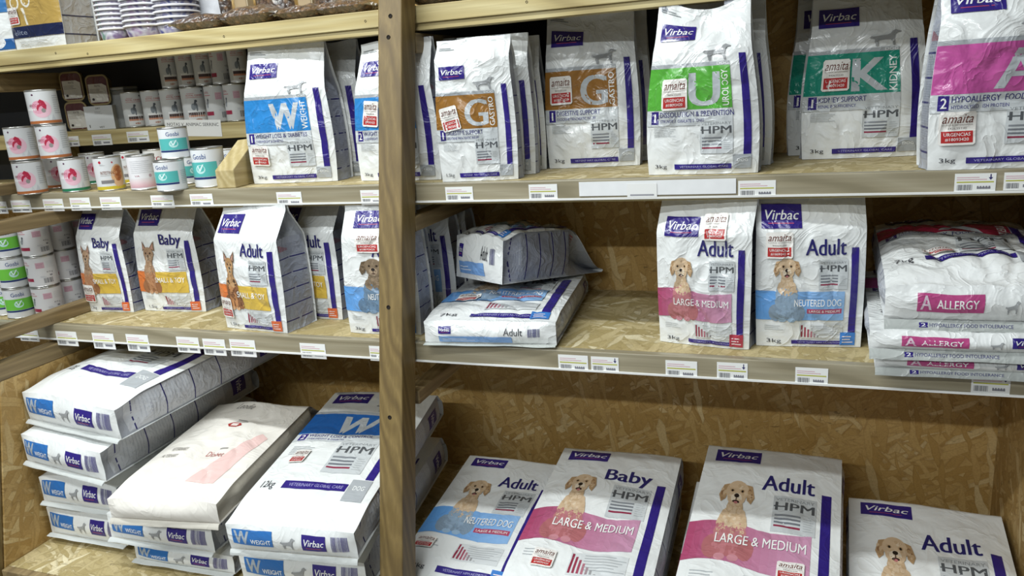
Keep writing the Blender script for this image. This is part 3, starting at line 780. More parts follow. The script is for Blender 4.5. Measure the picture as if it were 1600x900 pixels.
mid_bag((229, 485), (321, 487), .312, .10, 'white food bag with a pointed-eared puppy and a yellow band, second from the left', dog_art(DB), None, wt=.93, seed=22, fold=.72, wr=.005, w=.21)
mid_bag((358, 512), (447, 521), .316, .11, 'white food bag with a little terrier above its yellow band', dog_art(DS), (.02, .1, .22, .27, -.05), wt=1.02, seed=23, fold=.74, wr=.004, w=.205, topwave=.008)
mid_bag((358, 512), (447, 521), .312, .10, 'food bag behind the terrier bag showing its striped grey side', dog_art(DS), None, wt=1.0, seed=24, back=.125, dx=.085, w=.2)
mid_bag((543, 524), (650, 528), .312, .078, 'white food bag with a shaggy dog and a blue band, behind the middle post', dog_art(dict(DNs, logo=(.18, .83, .62, .95))), (.24, .65, .58, .80, .0), wt=.95, seed=25, fold=.76, w=.19, shift=.022)
mid_bag((543, 524), (650, 528), .306, .072, 'food bag one row behind the shaggy dog bag, jutting out to its left', dog_art(DNs), None, wt=.95, seed=26, back=.118, dx=-.035, w=.19)
mid_bag((543, 524), (650, 528), .308, .072, 'food bag deep in the row behind the middle post, third from the front', dog_art(DNs), None, wt=.93, seed=27, back=.212, dx=.012, w=.19)
mid_bag((543, 524), (650, 528), .304, .072, 'rearmost food bag in the row behind the middle post', dog_art(DNs), None, wt=.9, seed=28, back=.306, dx=.02, w=.19)
mid_bag((1030, 533), (1172, 547), .318, .10, 'white food bag with a golden puppy and a crimson band, leaning slightly', dog_art(dict(DL, logo=(.1, .74, .46, .86))), (.51, .72, .75, .89, .03), wt=1.05, seed=29, fold=.76, wr=.006, topwave=.01, w=.190, belly=.02)
mid_bag((1181, 540), (1345, 543), .315, .10, 'white food bag with a laughing golden dog and a blue band', dog_art(DN), (.09, .60, .34, .77, .0), wt=1.03, seed=30, fold=.78, wr=.005, topwave=.008, w=.202, belly=.02)
mid_bag((1181, 540), (1345, 543), .31, .10, 'dark bag behind the laughing dog bag', dog_art(DN), None, wt=1.0, seed=31, back=.12, dx=.0, w=.2)

# lying bags on the middle shelf
def lying(nl, nr, zn, far, zf, T, label, art, h=None, w=None, **kw):
    m, w, h = lie(nl, nr, zn, far, zf, T, h, w)
    return bag('pet_food_sack', label, 'sack of pet food', m, w, h, T, art=art, side=kw.pop('side', SB), lay=True, **kw)
FL = 'lying sacks on the middle shelf'
def sack(pose, T, label, art, seed, **kw):
    m, w, h = pose
    return bag(kw.pop('name', 'pet_food_sack'), label, kw.pop('cat', 'sack of pet food'), m, w, h, T, art=art, side=kw.pop('side', SB), lay=True, seed=seed, **kw)
sack(place(-.680, 1.985, H - .4975, .0925, .0, .305, .445, .062), .060, 'flat white sack with a blue band lying on the middle shelf right of the post', dog_art(dict(DN, big=1, kg='7kg')), 41, sticker=(.12, .26, .30, .38, 0), bottom=adult_bottom(), flap=(.014, None, 'b9bdb8'), droop=.1, B=.008, wr=.004, group=FL, fold=.9, endk=.5)
sack(near((714, 366), (788, 373), H - .350, -.13, .37, .125, w=.165, yaw=-.45), .12, 'crumpled white food bag lying across the flat sack', dog_art(DN), 42, name='pet_food_bag', cat='bag of pet food', side=S5, bottom=adult_bottom(), wr=.009, B=.012, group=FL, fold=.62)
sack(near((1368, 549), (1640, 549), H - .5235, .008, .45, .037, w=.29, yaw=.03), .035, 'bottom sack of the pile of pink-labelled sacks', vet_art(dict(VA, big=1, kg='7kg')), 43, bottom=allergy_bottom(), flap=(.018, hypo_flap(), 'b4b8b4'), wr=.003, B=.002, group=FL, fold=.9, endk=.6, sk=.07)
sack(near((1359, 515), (1609, 503), H - .477, .012, .45, .045, w=.29, yaw=.04), .042, 'middle sack of the pile of pink-labelled sacks', vet_art(dict(VA, big=1, kg='7kg')), 44, sticker=(.22, .27, .42, .34, .0), bottom=allergy_bottom(), flap=(.022, hypo_flap(), 'b4b8b4'), wr=.003, B=.003, group=FL, fold=.9, endk=.6, sk=.08)
sack(near((1384, 450), (1640, 435), H - .402, .07, .45, .072, w=.285, yaw=.03), .070, 'top sack of the pile, with a crimson block and red stickers', vet_art(dict(VA, big=1, kg='7kg', col='a02a44')), 45, sticker=(.24, .26, .44, .33, .0), bottom=allergy_bottom(), flap=(.022, hypo_flap(), 'b4b8b4'), wr=.008, B=.024, group=FL, fold=.9, endk=.6, sk=.06)

# ------------------------------------------------------------------ bottom left bay: sacks
WB = weight_bottom()
VB = dict(VW2, big=1, kg='12kg', col='2463ae', it=1)
BL = 'lying sacks in the bottom left bay'
def weight(pose, T, lab, seed, **kw):
    return sack(pose, T, lab, vet_art(VB), seed, bottom=WB, flap=kw.pop('flap', (.016, None, 'c4c7c4')), wr=kw.pop('wr', .006), B=kw.pop('B', .012), group=BL, mat=M_heavy, fold=.95, endk=.4, **kw)
YW = -.14
FS = dict(flap=(.016, None, 'c4c7c4'), droop=.5)
weight(near((72, 792), (200, 812), H - 1.045, .0, .60, .094, w=.275, yaw=-.0), .092, 'bottom sack of the blue-labelled stack at the left panel, on the deck', 51, B=.003, flap=(.016, None, 'c4c7c4'), droop=.2)
weight(near((60, 745), (195, 768), H - .946, .0, .60, .086, w=.275, yaw=-.0), .084, 'third sack down in the blue-labelled stack at the left panel', 52, B=.032, **FS)
weight(near((32, 677), (190, 702), H - .813, .02, .60, .098, w=.33, yaw=YW), .092, 'second sack down in the blue-labelled stack at the left panel', 53, B=.004, sk=-.13, **FS)
weight(near((34, 612), (173, 637), H - .708, .06, .60, .098, w=.38, yaw=YW), .094, 'top sack of the blue-labelled stack at the left panel', 54, B=.014, **FS)
weight(near((208, 846), (360, 868), H - 1.082, .0, .55, .060, w=.31, yaw=.02), .056, 'lower sack almost hidden under the sack below the cream one', 59, B=.003, droop=.2)
weight(near((166, 801), (342, 826), H - .990, .005, .56, .085, w=.325, yaw=.02), .080, 'blue-labelled sack under the plain cream sack', 55, wr=.007, B=.006, droop=.5)
weight(near((371, 860), (577, 875), H - 1.035, .07, .58, .10, w=.33, yaw=.09), .094, 'sack on the deck under the big blue W sack', 56, wr=.003, B=.004, droop=.2)
weight(place(-1.122, 1.905, H - .846, .11, .1086, .318, .63, .080), .080, 'big white sack with a large blue W lying left of the middle post', 57, sticker=(.14, .35, .27, .44, 0), wr=.004, B=.008)
# the plain cream sack on top
cr = Art()
cr.text('Leodie', .30, .80, .48, .86, '8b8782', 0, 0, .4)
cr.poly([(.42, .62), (.455, .645), (.53, .645), (.56, .62), (.525, .595), (.455, .595)], 'a8352f', 1); cr.rect(.46, .605, .525, .635, 'e7d9d2', 2)
cr.lines(.46, .66, .58, .70, 2, '8f8b86', 0, .4)
cr.poly([(.58, .12), (.84, .12), (.86, .27), (.93, .52), (.84, .56), (.72, .42), (.66, .28)], 'e6c4be', 0)
cr.text('Diabet', .52, .33, .68, .37, 'b4665f', 1); cr.lines(.58, .40, .66, .42, 1, '9c9792', 1, .5)
cr.text('VETERINARY', .14, .36, .30, .39, '8a857f', 0); cr.text('ALTERNARY', .1, .31, .26, .335, '8a857f', 0)
sack(place(-1.4562, 1.802, H - .852, .138, .045, .288, .551, .06), .06, 'plain cream paper sack with a small red crest lying on top of the sacks', cr, 58, side=None, B=.010, wr=.007, mat=M_paper, base=lin('e9e4db'), group=BL, flap=(.016, None, 'c9c4b8'), seamcol='cdc6b6', fold=.88, endk=.7)

# ------------------------------------------------------------------ bottom right bay: sacks
BR = 'lying sacks in the bottom right bay'
L12 = dict(DL, big=1, kg='12kg', wave=.018); N12 = dict(DN, big=1, kg='12kg', wave=.01)
def big(pose, T, lab, art, seed, sticker=None, **kw):
    return sack(pose, T, lab, art, seed, bottom=adult_bottom(), sticker=sticker, flap=(.014, None, 'c4c7c4'), droop=.2, wr=.005, B=kw.pop('B', .008), group=BR, mat=M_heavy, fold=.965, endk=.3, **kw)
big(place(-.735, 1.937, H - 1.043, -.025, .1366, .303, .50, .08), .08, 'white sack with a golden dog and a blue band lying beside the middle post', dog_art(N12), 61, (.05, .16, .22, .24, 0))
big(place(-.430, 1.927, H - .981, .011, .0749, .319, .60, .09), .09, 'white sack with a golden puppy, the word Baby and a pink band', dog_art(dict(L12, t='Baby')), 62, (.16, .135, .32, .225, 0))
big(place(-.430, 1.95, H - 1.09, .011, .05, .30, .58, .08), .075, 'sack hidden under the sack with the word Baby', dog_art(dict(L12, t='Baby')), 66, B=.004)
big(place(-.075, 1.93, H - 1.045, -.02, .16, .315, .56, .07), .065, 'sack lying under the pink-banded sack with the word Adult', dog_art(L12), 63, B=.004)
big(place(-.0407, 1.9424, H - .9453, -.0496, .1925, .322, .60, .075), .075, 'white sack with a sitting golden puppy, the word Adult and a pink band', dog_art(L12), 64, (.62, .24, .79, .32, 0))
big(place(.3013, 1.9206, H - 1.0443, -.0444, .1417, .326, .60, .075), .075, 'white sack with the word Adult lying in the right corner', dog_art(L12), 65)
#SPLIT2
# ------------------------------------------------------------------ cans
def can(label, pos, r, h, art, face, group, base='d3d4d4', col=None, cat='can'):
    root = empty('food_can', Matrix.Translation(pos) @ Matrix.Rotation(face, 4, 'Z'), label, cat, group)
    def cyl(u, v):
        a = (u - .5) * 2 * math.pi
        return Vector((r * math.sin(a), -r * math.cos(a), .003 + v * (h - .006)))
    def off(u, v):
        a = (u - .5) * 2 * math.pi; return Vector((math.sin(a), -math.cos(a), 0))
    mb = MB(); mb.quad_grid(cyl, 32, 2, lin(base))
    if art: stamp(mb, art, cyl, off, 2 * math.pi * r, h, L=.007, step=.00008, base=.00025)
    mb.build('label', M_can, root)
    b = MB(); b.lathe([(r * .96, h - .0045), (r * 1.015, h - .004), (r * 1.02, h - .001), (r * .985, h), (r * .94, h - .0005), (r * .93, h - .003), (r * .7, h - .0032), (r * .68, h - .0026), (0.0005, h - .0026)], 28)
    b.build('lid', M_tin, root)
    b = MB(); b.lathe([(.0005, .001), (r * .93, .001), (r * .98, 0), (r * 1.018, .001), (r * 1.012, .0035), (r * .97, .004)], 28)
    b.build('base_rim', M_tin, root)
    return root
def face_to_eye(p, extra=0.): return math.atan2(-p.x, p.y) + extra
def organ(band, text=None):
    a = Art()
    for k in range(9): a.rect(.60, .3 + .065 * k, .60 + .11 * (1 - .3 * (k % 3) / 2), .318 + .065 * k, 'a9adb0', 0)
    a.ell(.47, .45, .10, .27, 'dfb6c2', 0, 20); a.ell(.44, .5, .07, .2, 'd79aac', 1, 18)
    a.poly([(.445, .66), (.47, .74), (.505, .68), (.525, .55), (.515, .42), (.49, .47), (.475, .55), (.45, .5), (.43, .38), (.42, .46), (.435, .57), (.46, .6)], 'ad2b45', 2); a.ell(.488, .40, .022, .07, '8d8a86', 3, 10)
    a.text('HEPATIC', .34, .52, .425, .6, '98384a', 2); a.ell(.40, .88, .012, .03, '5b3a54', 1, 8)
    a.rect(.3, .40, .42, .47, 'e6e3e3', 1)
    a.rect(.0, .0, 1, .09, band, 0)
    a.poly([(.50, .09), (.52, .24), (.54, .09)], 'c9cacc', 1); a.poly([(.55, .09), (.575, .28), (.60, .09)], 'bfc2c4', 1)
    return a
def intestinal():
    a = Art()
    a.ell(.60, .42, .085, .36, 'd6ae84', 0, 20); a.ell(.60, .5, .055, .24, 'b9794a', 1, 16)
    for k in range(6): a.ell(.595 + .02 * (k % 2), .30 + .075 * k, .03, .045, '9a5428', 2, 10, .4)
    a.text('INTESTINAL', .40, .48, .56, .58, '7d4a30', 3, .01); a.rect(.39, .44, .56, .455, 'b9b3ae', 2); a.rect(.39, .2, .54, .3, '7e7b7c', 2)
    a.ell(.41, .86, .016, .045, 'b0283c', 1, 10); a.ell(.55, .84, .01, .03, 'b0283c', 1, 8); a.lines(.40, .76, .47, .8, 2, 'b0b0b0', 1)
    a.rect(0, 0, 1, .11, 'c9b437', 0); a.rect(.40, .3, .50, .34, 'd3cfca', 2)
    return a
def pinkfade():
    a = Art()
    for k in range(8): a.rect(0, .05 + .035 * k, 1, .085 + .035 * k, ['cfa4ab', 'd4adb3', 'd9b7bb', 'dcc0c3', 'dfc8ca', 'e0cfd0', 'e0d4d4', 'dfd8d8'][k], 0)
    a.lines(.36, .5, .64, .9, 7, 'bfc0c2', 1, .2); a.text('VA', .40, .38, .46, .43, 'a0455a', 1); a.ell(.58, .4, .018, .05, 'b9a0a6', 1, 10)
    return a
def gosbi(c='58b5b0'):
    a = Art()
    a.text('Gosbi', .42, .74, .56, .88, '2b4a86', 1, .01); a.rect(.30, .27, .66, .66, c, 0); a.rect(.30, .2, .66, .26, '26396f', 0)
    a.ell(.49, .47, .05, .12, 'bfe3df', 1, 16); a.ell(.495, .49, .036, .085, c, 2, 14); a.poly([(.46, .58), (.475, .42), (.49, .42), (.53, .6), (.515, .6), (.483, .47), (.472, .58)], 'd9efec', 3)
    a.lines(.69, .2, .8, .7, 8, 'aeb3b8', 1, .3); a.lines(.2, .2, .28, .7, 8, 'aeb3b8', 1, .3)
    return a
def diet_back():
    a = Art()
    a.rect(.47, .62, .56, .82, 'c9a3ae', 0); a.lines(.48, .65, .55, .8, 5, 'b48a98', 1); a.lines(.58, .62, .68, .86, 6, 'c4c6c8', 1, .3)
    a.text('ROYAL', .30, .80, .38, .86, 'b85560', 1); a.lines(.29, .74, .40, .78, 1, 'c06a72', 1)
    a.ell(.345, .55, .012, .07, '7c8084', 1, 8, .2); a.ell(.33, .47, .02, .08, '8f9296', 1, 8, -.3); a.ell(.35, .62, .014, .04, '5e6266', 2, 8)
    a.rect(.28, .18, .42, .29, '9a2c46', 1); a.text('410 g', .57, .43, .64, .5, '4a4a50', 1); a.bars(.53, .1, .63, .27, '66666c', 9, 1); a.rect(.60, .33, .63, .38, '8a8a90', 1)
    a.lines(.50, .3, .56, .36, 2, 'b9bbc0', 1)
    return a
def diet_front():
    a = Art()
    a.text('ROYAL CANIN', .40, .76, .60, .81, 'b9504e', 1, .01); a.lines(.41, .83, .5, .86, 1, 'c08888', 1); a.rect(.39, .72, .61, .732, 'c07a74', 1)
    a.ell(.50, .54, .016, .07, '5c6166', 1, 9, .2); a.ell(.475, .46, .03, .10, '7d8388', 1, 10, -.3); a.ell(.515, .44, .012, .12, '70767b', 1, 8, .15); a.ell(.51, .62, .018, .04, '4c5055', 2, 8)
    a.rect(.39, .04, .63, .36, 'e4e3e0', 0); a.rect(.40, .22, .61, .3, '4b3a36', 1); a.rect(.40, .17, .61, .22, 'c98a6c', 1); a.ell(.52, .09, .04, .03, 'b98d7a', 1, 10)
    a.ell(.60, .9, .01, .025, '333', 1, 8) if False else a.ell(.60, .9, .01, .025, '333338', 1, 8)
    return a
def acco(t='ACCO'):
    a = Art(); a.text(t, .40, .62, .62, .78, 'a02a34', 1, .02); a.ell(.5, .3, .1, .12, '9cc3bb', 1, 16); a.ell(.5, .33, .085, .1, 'd8d6d2', 2, 16)
    return a
FC = 'cans in the left bay of the upper shelf'
RC, HC = .0355, .0925
def front_can(px, py, label, art, k=0, r=RC, h=HC, tw=0., dy=0., base='d3d4d4', group=FC):
    z = Z2 + .0006 + k * (HC + .0006)
    p = onZ(px, py, z) if not k else onY(px, py, 1.625)
    d = Vector((p.x, p.y, 0)).normalized(); p += d * (r + dy); p.z = z
    return can(label, p, r, h, art, face_to_eye(p, tw), group, base)
cop, grn = organ('b06a3c'), organ('2c7a57')
front_can(53, 304,  'silver can with a red liver picture and copper foot, front bottom of the left stack', cop, tw=-.1, r=.0385)
front_can(39, 247,  'silver liver-picture can standing on the leftmost bottom can', cop, 1, tw=-.15, r=.0385)
front_can(88, 244,  'silver liver-picture can in the second layer, right of its neighbour', cop, 1, tw=-.1, dy=.0, r=.0385)
front_can(73, 192,  'single silver liver-picture can on top of the left can stack', cop, 2, tw=.05, r=.0385)
front_can(96, 296, 'copper-footed can half hidden behind the front bottom can', cop, tw=.3, dy=.04)
front_can(121, 300, 'silver liver-picture can with a green foot', grn, tw=.05)
front_can(152, 289, 'green-footed can hidden behind the can with the red heart', grn, tw=.3, dy=.035)
front_can(176, 298, 'can with a brown gut picture, a red heart and a yellow foot', intestinal(), tw=.0)
front_can(207, 288, 'yellow-footed can half hidden behind the white and pink can', intestinal(), tw=.2, dy=.03)
front_can(228, 297, 'white can fading to pink at the bottom', pinkfade(), base='e4e2e3')
front_can(251, 284, 'white can with red lettering behind the teal cans', acco(), dy=.05, tw=-.1, base='dad9d6')
front_can(271, 299, 'white and teal can at the front under another teal can', gosbi(), tw=-.5, base='dfe1e2', r=.0375, h=.079)
front_can(304, 288, 'teal can half hidden between two front teal cans', gosbi(), tw=.2, dy=.02, base='dfe1e2', r=.034, h=.076)
p_ = front_can(277, 250, 'white and teal can stacked on another teal can', gosbi(), .855, tw=.0, base='dfe1e2', r=.036, h=.080)
front_can(332, 293, 'taller white and teal can beside the pine block', gosbi(), tw=-.5, base='dfe1e2', r=.041, h=.102)
front_can(367, 279, 'teal can behind the sloping pine block', gosbi(), tw=-.3, dy=.03, base='dfe1e2', r=.038, h=.084)
for k, (art, lab) in enumerate([(acco(), 'white can with red lettering beyond the side beam at the left edge'), (organ('b06a3c'), 'can with an orange picture on the white can at the left edge')]):
    p = Vector((-2.16, 1.76, Z2 + .0006 + .084 * k)); can(lab, p, .042, .083, art, face_to_eye(p, -.15), FC, 'dcdbd6')
# cans beyond the side beam on the middle shelf
FD = 'white diet cans beyond the side beam'
names = ['nearest', 'second', 'third', 'rearmost']; lev = ['bottom', 'middle', 'top']
db = diet_back()
for c in range(4):
    for k in range(3):
        p = Vector((-2.062 - .006 * c, 1.628 + .083 * c, Z3 + .0006 + .0905 * k))
        can('white diet can, %s row, %s column of the stack beyond the side beam' % (lev[k], names[c]), p, .0395, .090, db, face_to_eye(p, rnd.uniform(-.25, .2)), FD, 'd6d5d5')
gg = gosbi('6fc043')
for c, (x, y) in enumerate([(-2.150, 1.605), (-2.235, 1.625)]):
    for k in range(3):
        p = Vector((x, y, Z3 + .0006 + .0905 * k))
        can('lime green can, %s row, %s column at the left picture edge' % (lev[k], ['right', 'left'][c]), p, .0385, .090, gg, face_to_eye(p, rnd.uniform(-.15, .15)), 'lime green cans at the left edge', 'd9dadb')
# tall cans on the raised step
FT = 'tall cans on the raised step'
df = diet_front(); ordn = ['first', 'second', 'third', 'fourth', 'fifth', 'sixth']
for i, px in enumerate((207, 238, 267, 302, 336, 366)):
    p = onY(px, 198 - (px - 207) * .09, 1.925); p.z = TIER + .0006; p.y = 1.945
    can('tall grey can, lower row on the raised step, %s from the left' % ordn[i], p, .0325 if i not in (3,) else .037, .106, df if i < 4 else db, face_to_eye(p, (0, 0, .2, 0, .1, 0)[i]), FT, 'c9cac8')
for i, px in enumerate((261, 288, 315, 342, 370)):
    p = onY(px, 136, 1.925); p.z = TIER + .0006 + .1065; p.y = 1.945
    can('dim tall can, upper row on the raised step, %s from the left' % ordn[i], p, .0275, .106, df if i != 3 else db, face_to_eye(p, 0), FT, 'c9cac8')
# food trays and the carton on the step
def rounded(w, h, r, n=6):
    pts = []
    for cx, cz, a0 in ((w / 2 - r, r, -90), (w / 2 - r, h - r, 0), (-w / 2 + r, h - r, 90), (-w / 2 + r, r, 180)):
        for k in range(n + 1):
            a = math.radians(a0 + 90 * k / n); pts.append((cx + r * math.cos(a), cz + r * math.sin(a)))
    return pts
M_foil = plain('gold_foil', '9c8a5e', .35, .6)
def tray(label, pos, w, h, face):
    root = empty('food_tray', Matrix.Translation(pos) @ Matrix.Rotation(face, 4, 'Z'), label, 'food tray', 'food trays on the raised step')
    b = MB(); n = 28
    for s_, y in ((1, 0), (1, .004), (.88, .006), (.8, .03)):
        for x, z in rounded(w * s_, h * s_, .018 * s_): b.v.append(Vector((x, y, z + h * (1 - s_) / 2)))
    for j in range(3):
        for k in range(n): b.f.append([j * n + k, j * n + (k + 1) % n, (j + 1) * n + (k + 1) % n, (j + 1) * n + k])
    b.f.append(list(range(n - 1, -1, -1)) if False else list(range(n))); b.f.append([3 * n + k for k in range(n)][::-1]); b.c = [(1, 1, 1)] * len(b.f)
    b.build('tub', M_foil, root, smooth=False)
    a = Art(); m = .07
    pts = [(x / w + .5, z / h) for x, z in rounded(w * .88, h * .88, .014)]; pts = [(x, z + .06) for x, z in pts]
    a.poly(pts, '5d3230', 0)
    a.poly([(.1, .1), (.9, .1), (.9, .62), (.72, .7), (.1, .7)], 'cfcabf', 1); a.text('PATE', .38, .6, .62, .66, '3b302c', 2); a.lines(.14, .42, .7, .56, 3, '8d8578', 2, .3)
    a.ell(.24, .2, .06, .045, '332a26', 2, 10); a.rect(.36, .16, .6, .24, 'e2ded4', 2)
    b = MB(); stamp(b, a, lambda u, v: Vector(((u - .5) * w, 0, v * h)), lambda u, v: Vector((0, -1, 0)), w, h, base=.0008)
    b.build('film_lid', M_film, root)
def P_on(px, y, z): p = onY(px, 160, y); p.z = z; return p
ct = P_on(151, 1.925, TIER + .0006)
root = empty('display_carton', Matrix.Translation(ct) @ Matrix.Rotation(.25, 4, 'Z'), 'white display carton carrying a food tray on the raised step', 'carton')
a = Art(); a.rect(0, 0, 1, 1, 'd6d8d8', 0); a.text('DIET', .42, .86, .58, .93, '4a4642', 1, .02); a.lines(.36, .66, .62, .8, 3, '9a9894', 1, .3); a.text('1', .1, .1, .13, .22, '55514c', 1); a.text('VET', .44, .06, .62, .14, '55514c', 1, .02)
b = MB(); b.box(-.047, .047, 0, .07, 0, .072, lin('bdb9ae')); stamp(b, a, lambda u, v: Vector(((u - .5) * .094, 0, v * .072)), lambda u, v: Vector((0, -1, 0)), .094, .072); b.build('carton_body', M_tag, root, smooth=False)
b = MB(); b.box(-.047, .047, .058, .07, .0722, .11, lin('c3beb0')); b.build('back_flap', M_tag, root, smooth=False)
tray('food tray with a brown lid standing on the white carton', ct + Vector((.002, .012, .0735)), .074, .092, .25)
tl = P_on(116, 1.925, TIER + .0006)
tray('food tray standing low behind the left of the carton', tl + Vector((0, .0, 0)), .072, .09, .3)
tray('food tray standing on top of another tray at the left', tl + Vector((-.004, .006, .091)), .072, .09, .3)
# plastic box between the trays and the tall cans
pb_ = P_on(184, 1.955, TIER + .0006)
o = MB(); o.box(-.03, .03, 0, .06, 0, .115, lin('8f9190')); o.box(-.031, .031, -.001, .061, .1152, .124, lin('a5a6a3'))
o = o.build('storage_box', M_can, smooth=False); o.location = pb_; tag(o, 'grey plastic box between the white carton and the tall cans', 'box'); bevel(o, .003)

# ------------------------------------------------------------------ top shelf
TS = 'bags at the left end of the top shelf'
def tan_art(kind):
    a = Art()
    if kind == 'tan':
        a.rect(0, .165, 1, 1, 'b99a54', 0); a.rect(0, .085, 1, .165, '20284a', 1); a.text('elite', .08, .105, .34, .14, '8f97ac', 2); a.lines(.14, .025, .8, .07, 3, 'b5b3ac', 1, .2)
        for cx, cy, rx in ((.22, .33, .095), (.44, .34, .085)):
            a.ell(cx, cy, rx, .05, 'ece7d8', 1, 20); a.ell(cx, cy, rx * .72, .034, 'b99a54', 2, 20)
        a.poly([(.33, .29), (.37, .29), (.41, .17), (.37, .17)], 'ece7d8', 1)
    else:
        a.rect(0, .30, 1, .55, '3f78b0', 0); a.lines(.2, .16, .8, .28, 4, 'b0b6bc', 1, .3); a.rect(0, .02, 1, .1, '2c5f9c', 0); a.ell(.75, .08, .12, .05, 'e3e6e8', 1, 14)
    return a
gs = Art()
for k in range(5): gs.rect(0, .08 + .13 * k, 1, .09 + .13 * k, '39405a', 0)
def topbag(px0, px1, y, h, T, label, art, sticker=None, seed=0, **kw):
    a_, b_ = onY(px0, 70, y), onY(px1, 70, y); a_.z = b_.z = Z1
    x = b_ - a_; w = x.length; m = frame(x, Vector((0, 0, 1)), (a_ + b_) / 2 + Vector((0, T / 2, .001)))
    return bag('pet_food_bag', label, 'bag of pet food', m, w, h, T, art=art, side=gs, sticker=sticker, group=TS, seed=seed, sidecol=lin('b3b6b8'), **kw)
topbag(25, 104, 1.745, .38, .115, 'tan food bag with a navy band and a white foot on the top shelf', tan_art('tan'), (.03, .18, .26, .30, .0), 71, wr=.003)
topbag(28, 108, 1.872, .38, .12, 'tan food bag standing behind the front tan bag', tan_art('tan'), None, 72)
topbag(-60, 24, 1.75, .36, .11, 'white and blue food bag at the left end of the top shelf', tan_art('blue'), None, 73)
# nested plastic cups
def cupmat(name, c1, c2):
    a = N(name)
    nz = a.n('ShaderNodeTexNoise', {'Vector': a.coords(), 'Scale': 45.0, 'Detail': 1.0})
    a.l(a.ramp(nz.outputs[0], [(.35, c1), (.5, 'cfcdd6'), (.68, c2)]), a.p.inputs['Base Color'])
    a.p.inputs['Roughness'].default_value = .12; a.p.inputs['Transmission Weight'].default_value = .35
    return a.m
M_cup = [cupmat('clear_cup', '6f9a8a', '8e7aa0'), cupmat('clear_cup_violet', '7d6f9c', 'a88ab0'), cupmat('clear_cup_blue', '5b62a0', '8a86b8')]
M_rim = plain('cup_rim', 'e9e9ee', .2)
for s_, (px, y, r, sp, n, dz) in enumerate([(179, 1.79, .043, .0125, 10, 0), (229, 1.80, .058, .0135, 10, 0), (279, 1.83, .060, .0150, 9, .0)]):
    c0 = onY(px, 40, y); hgt = .034
    b = MB(); b.lathe([(.0005, .001), (r * .80, .001), (r * .82, .004), (r * .99, hgt), (r * .975, hgt), (r * .80, .006), (.0005, .004)], 30)
    me = b.build('plastic_cup', M_cup[s_]).data
    first = [o for o in COL.objects if o.data is me][0]
    b2 = MB(); b2.lathe([(r * .97, hgt - .004), (r * 1.03, hgt - .0045), (r * 1.045, hgt - .001), (r * 1.02, hgt + .0012), (r * .975, hgt + .0005), (r * .97, hgt - .004)], 30)
    rim = b2.build('rim', M_rim, first)
    for k in range(n):
        o = first if k == 0 else first.copy()
        if k:
            COL.objects.link(o); q = rim.copy(); COL.objects.link(q); q.parent = o
        o.location = (c0.x, y, Z1 + .0006 + k * sp)
        tag(o, 'clear plastic cup, %s from the bottom of the %s nested stack' % (['lowest', 'second', 'third', 'fourth', 'fifth', 'sixth', 'seventh', 'eighth', 'ninth', 'tenth'][k], ['left', 'middle', 'right'][s_]), 'plastic cup', 'nested plastic cups on the top shelf')
# clear packets of brown treats
def kibble():
    a = N('treats_in_clear_film')
    co = a.coords()
    v = a.n('ShaderNodeTexVoronoi', {'Vector': co, 'Scale': 95.0})
    sp = a.n('ShaderNodeSeparateColor', {0: v.outputs['Color']})
    c = a.ramp(sp.outputs[0], [(0, '3b2a20'), (.5, '5e4431'), (1, '8a6a4c')])
    c = a.mix(a.ramp(v.outputs['Distance'], [(.3, (0, 0, 0)), (.75, (.75, .75, .75))]), c, lin('20160f'))
    a.l(c, a.p.inputs['Base Color']); a.p.inputs['Roughness'].default_value = .3; a.p.inputs['Coat Weight'].default_value = 1.; a.p.inputs['Coat Roughness'].default_value = .14; a.p.inputs['Coat IOR'].default_value = 1.9
    n1 = a.n('ShaderNodeTexNoise', {'Vector': co, 'Scale': 42.0, 'Detail': 3.0, 'Distortion': 1.5})
    b = a.n('ShaderNodeBump', {'Strength': 1., 'Distance': .012, 'Height': n1.outputs[0]}); a.l(b.outputs[0], a.p.inputs['Coat Normal'])
    b2 = a.n('ShaderNodeBump', {'Strength': .7, 'Distance': .004, 'Height': v.outputs['Distance']}); b2.invert = True; a.l(b2.outputs[0], a.p.inputs['Normal'])
    return a.m
M_kib = kibble()
M_clear = plain('clear_seal', 'bdb9b4', .12)
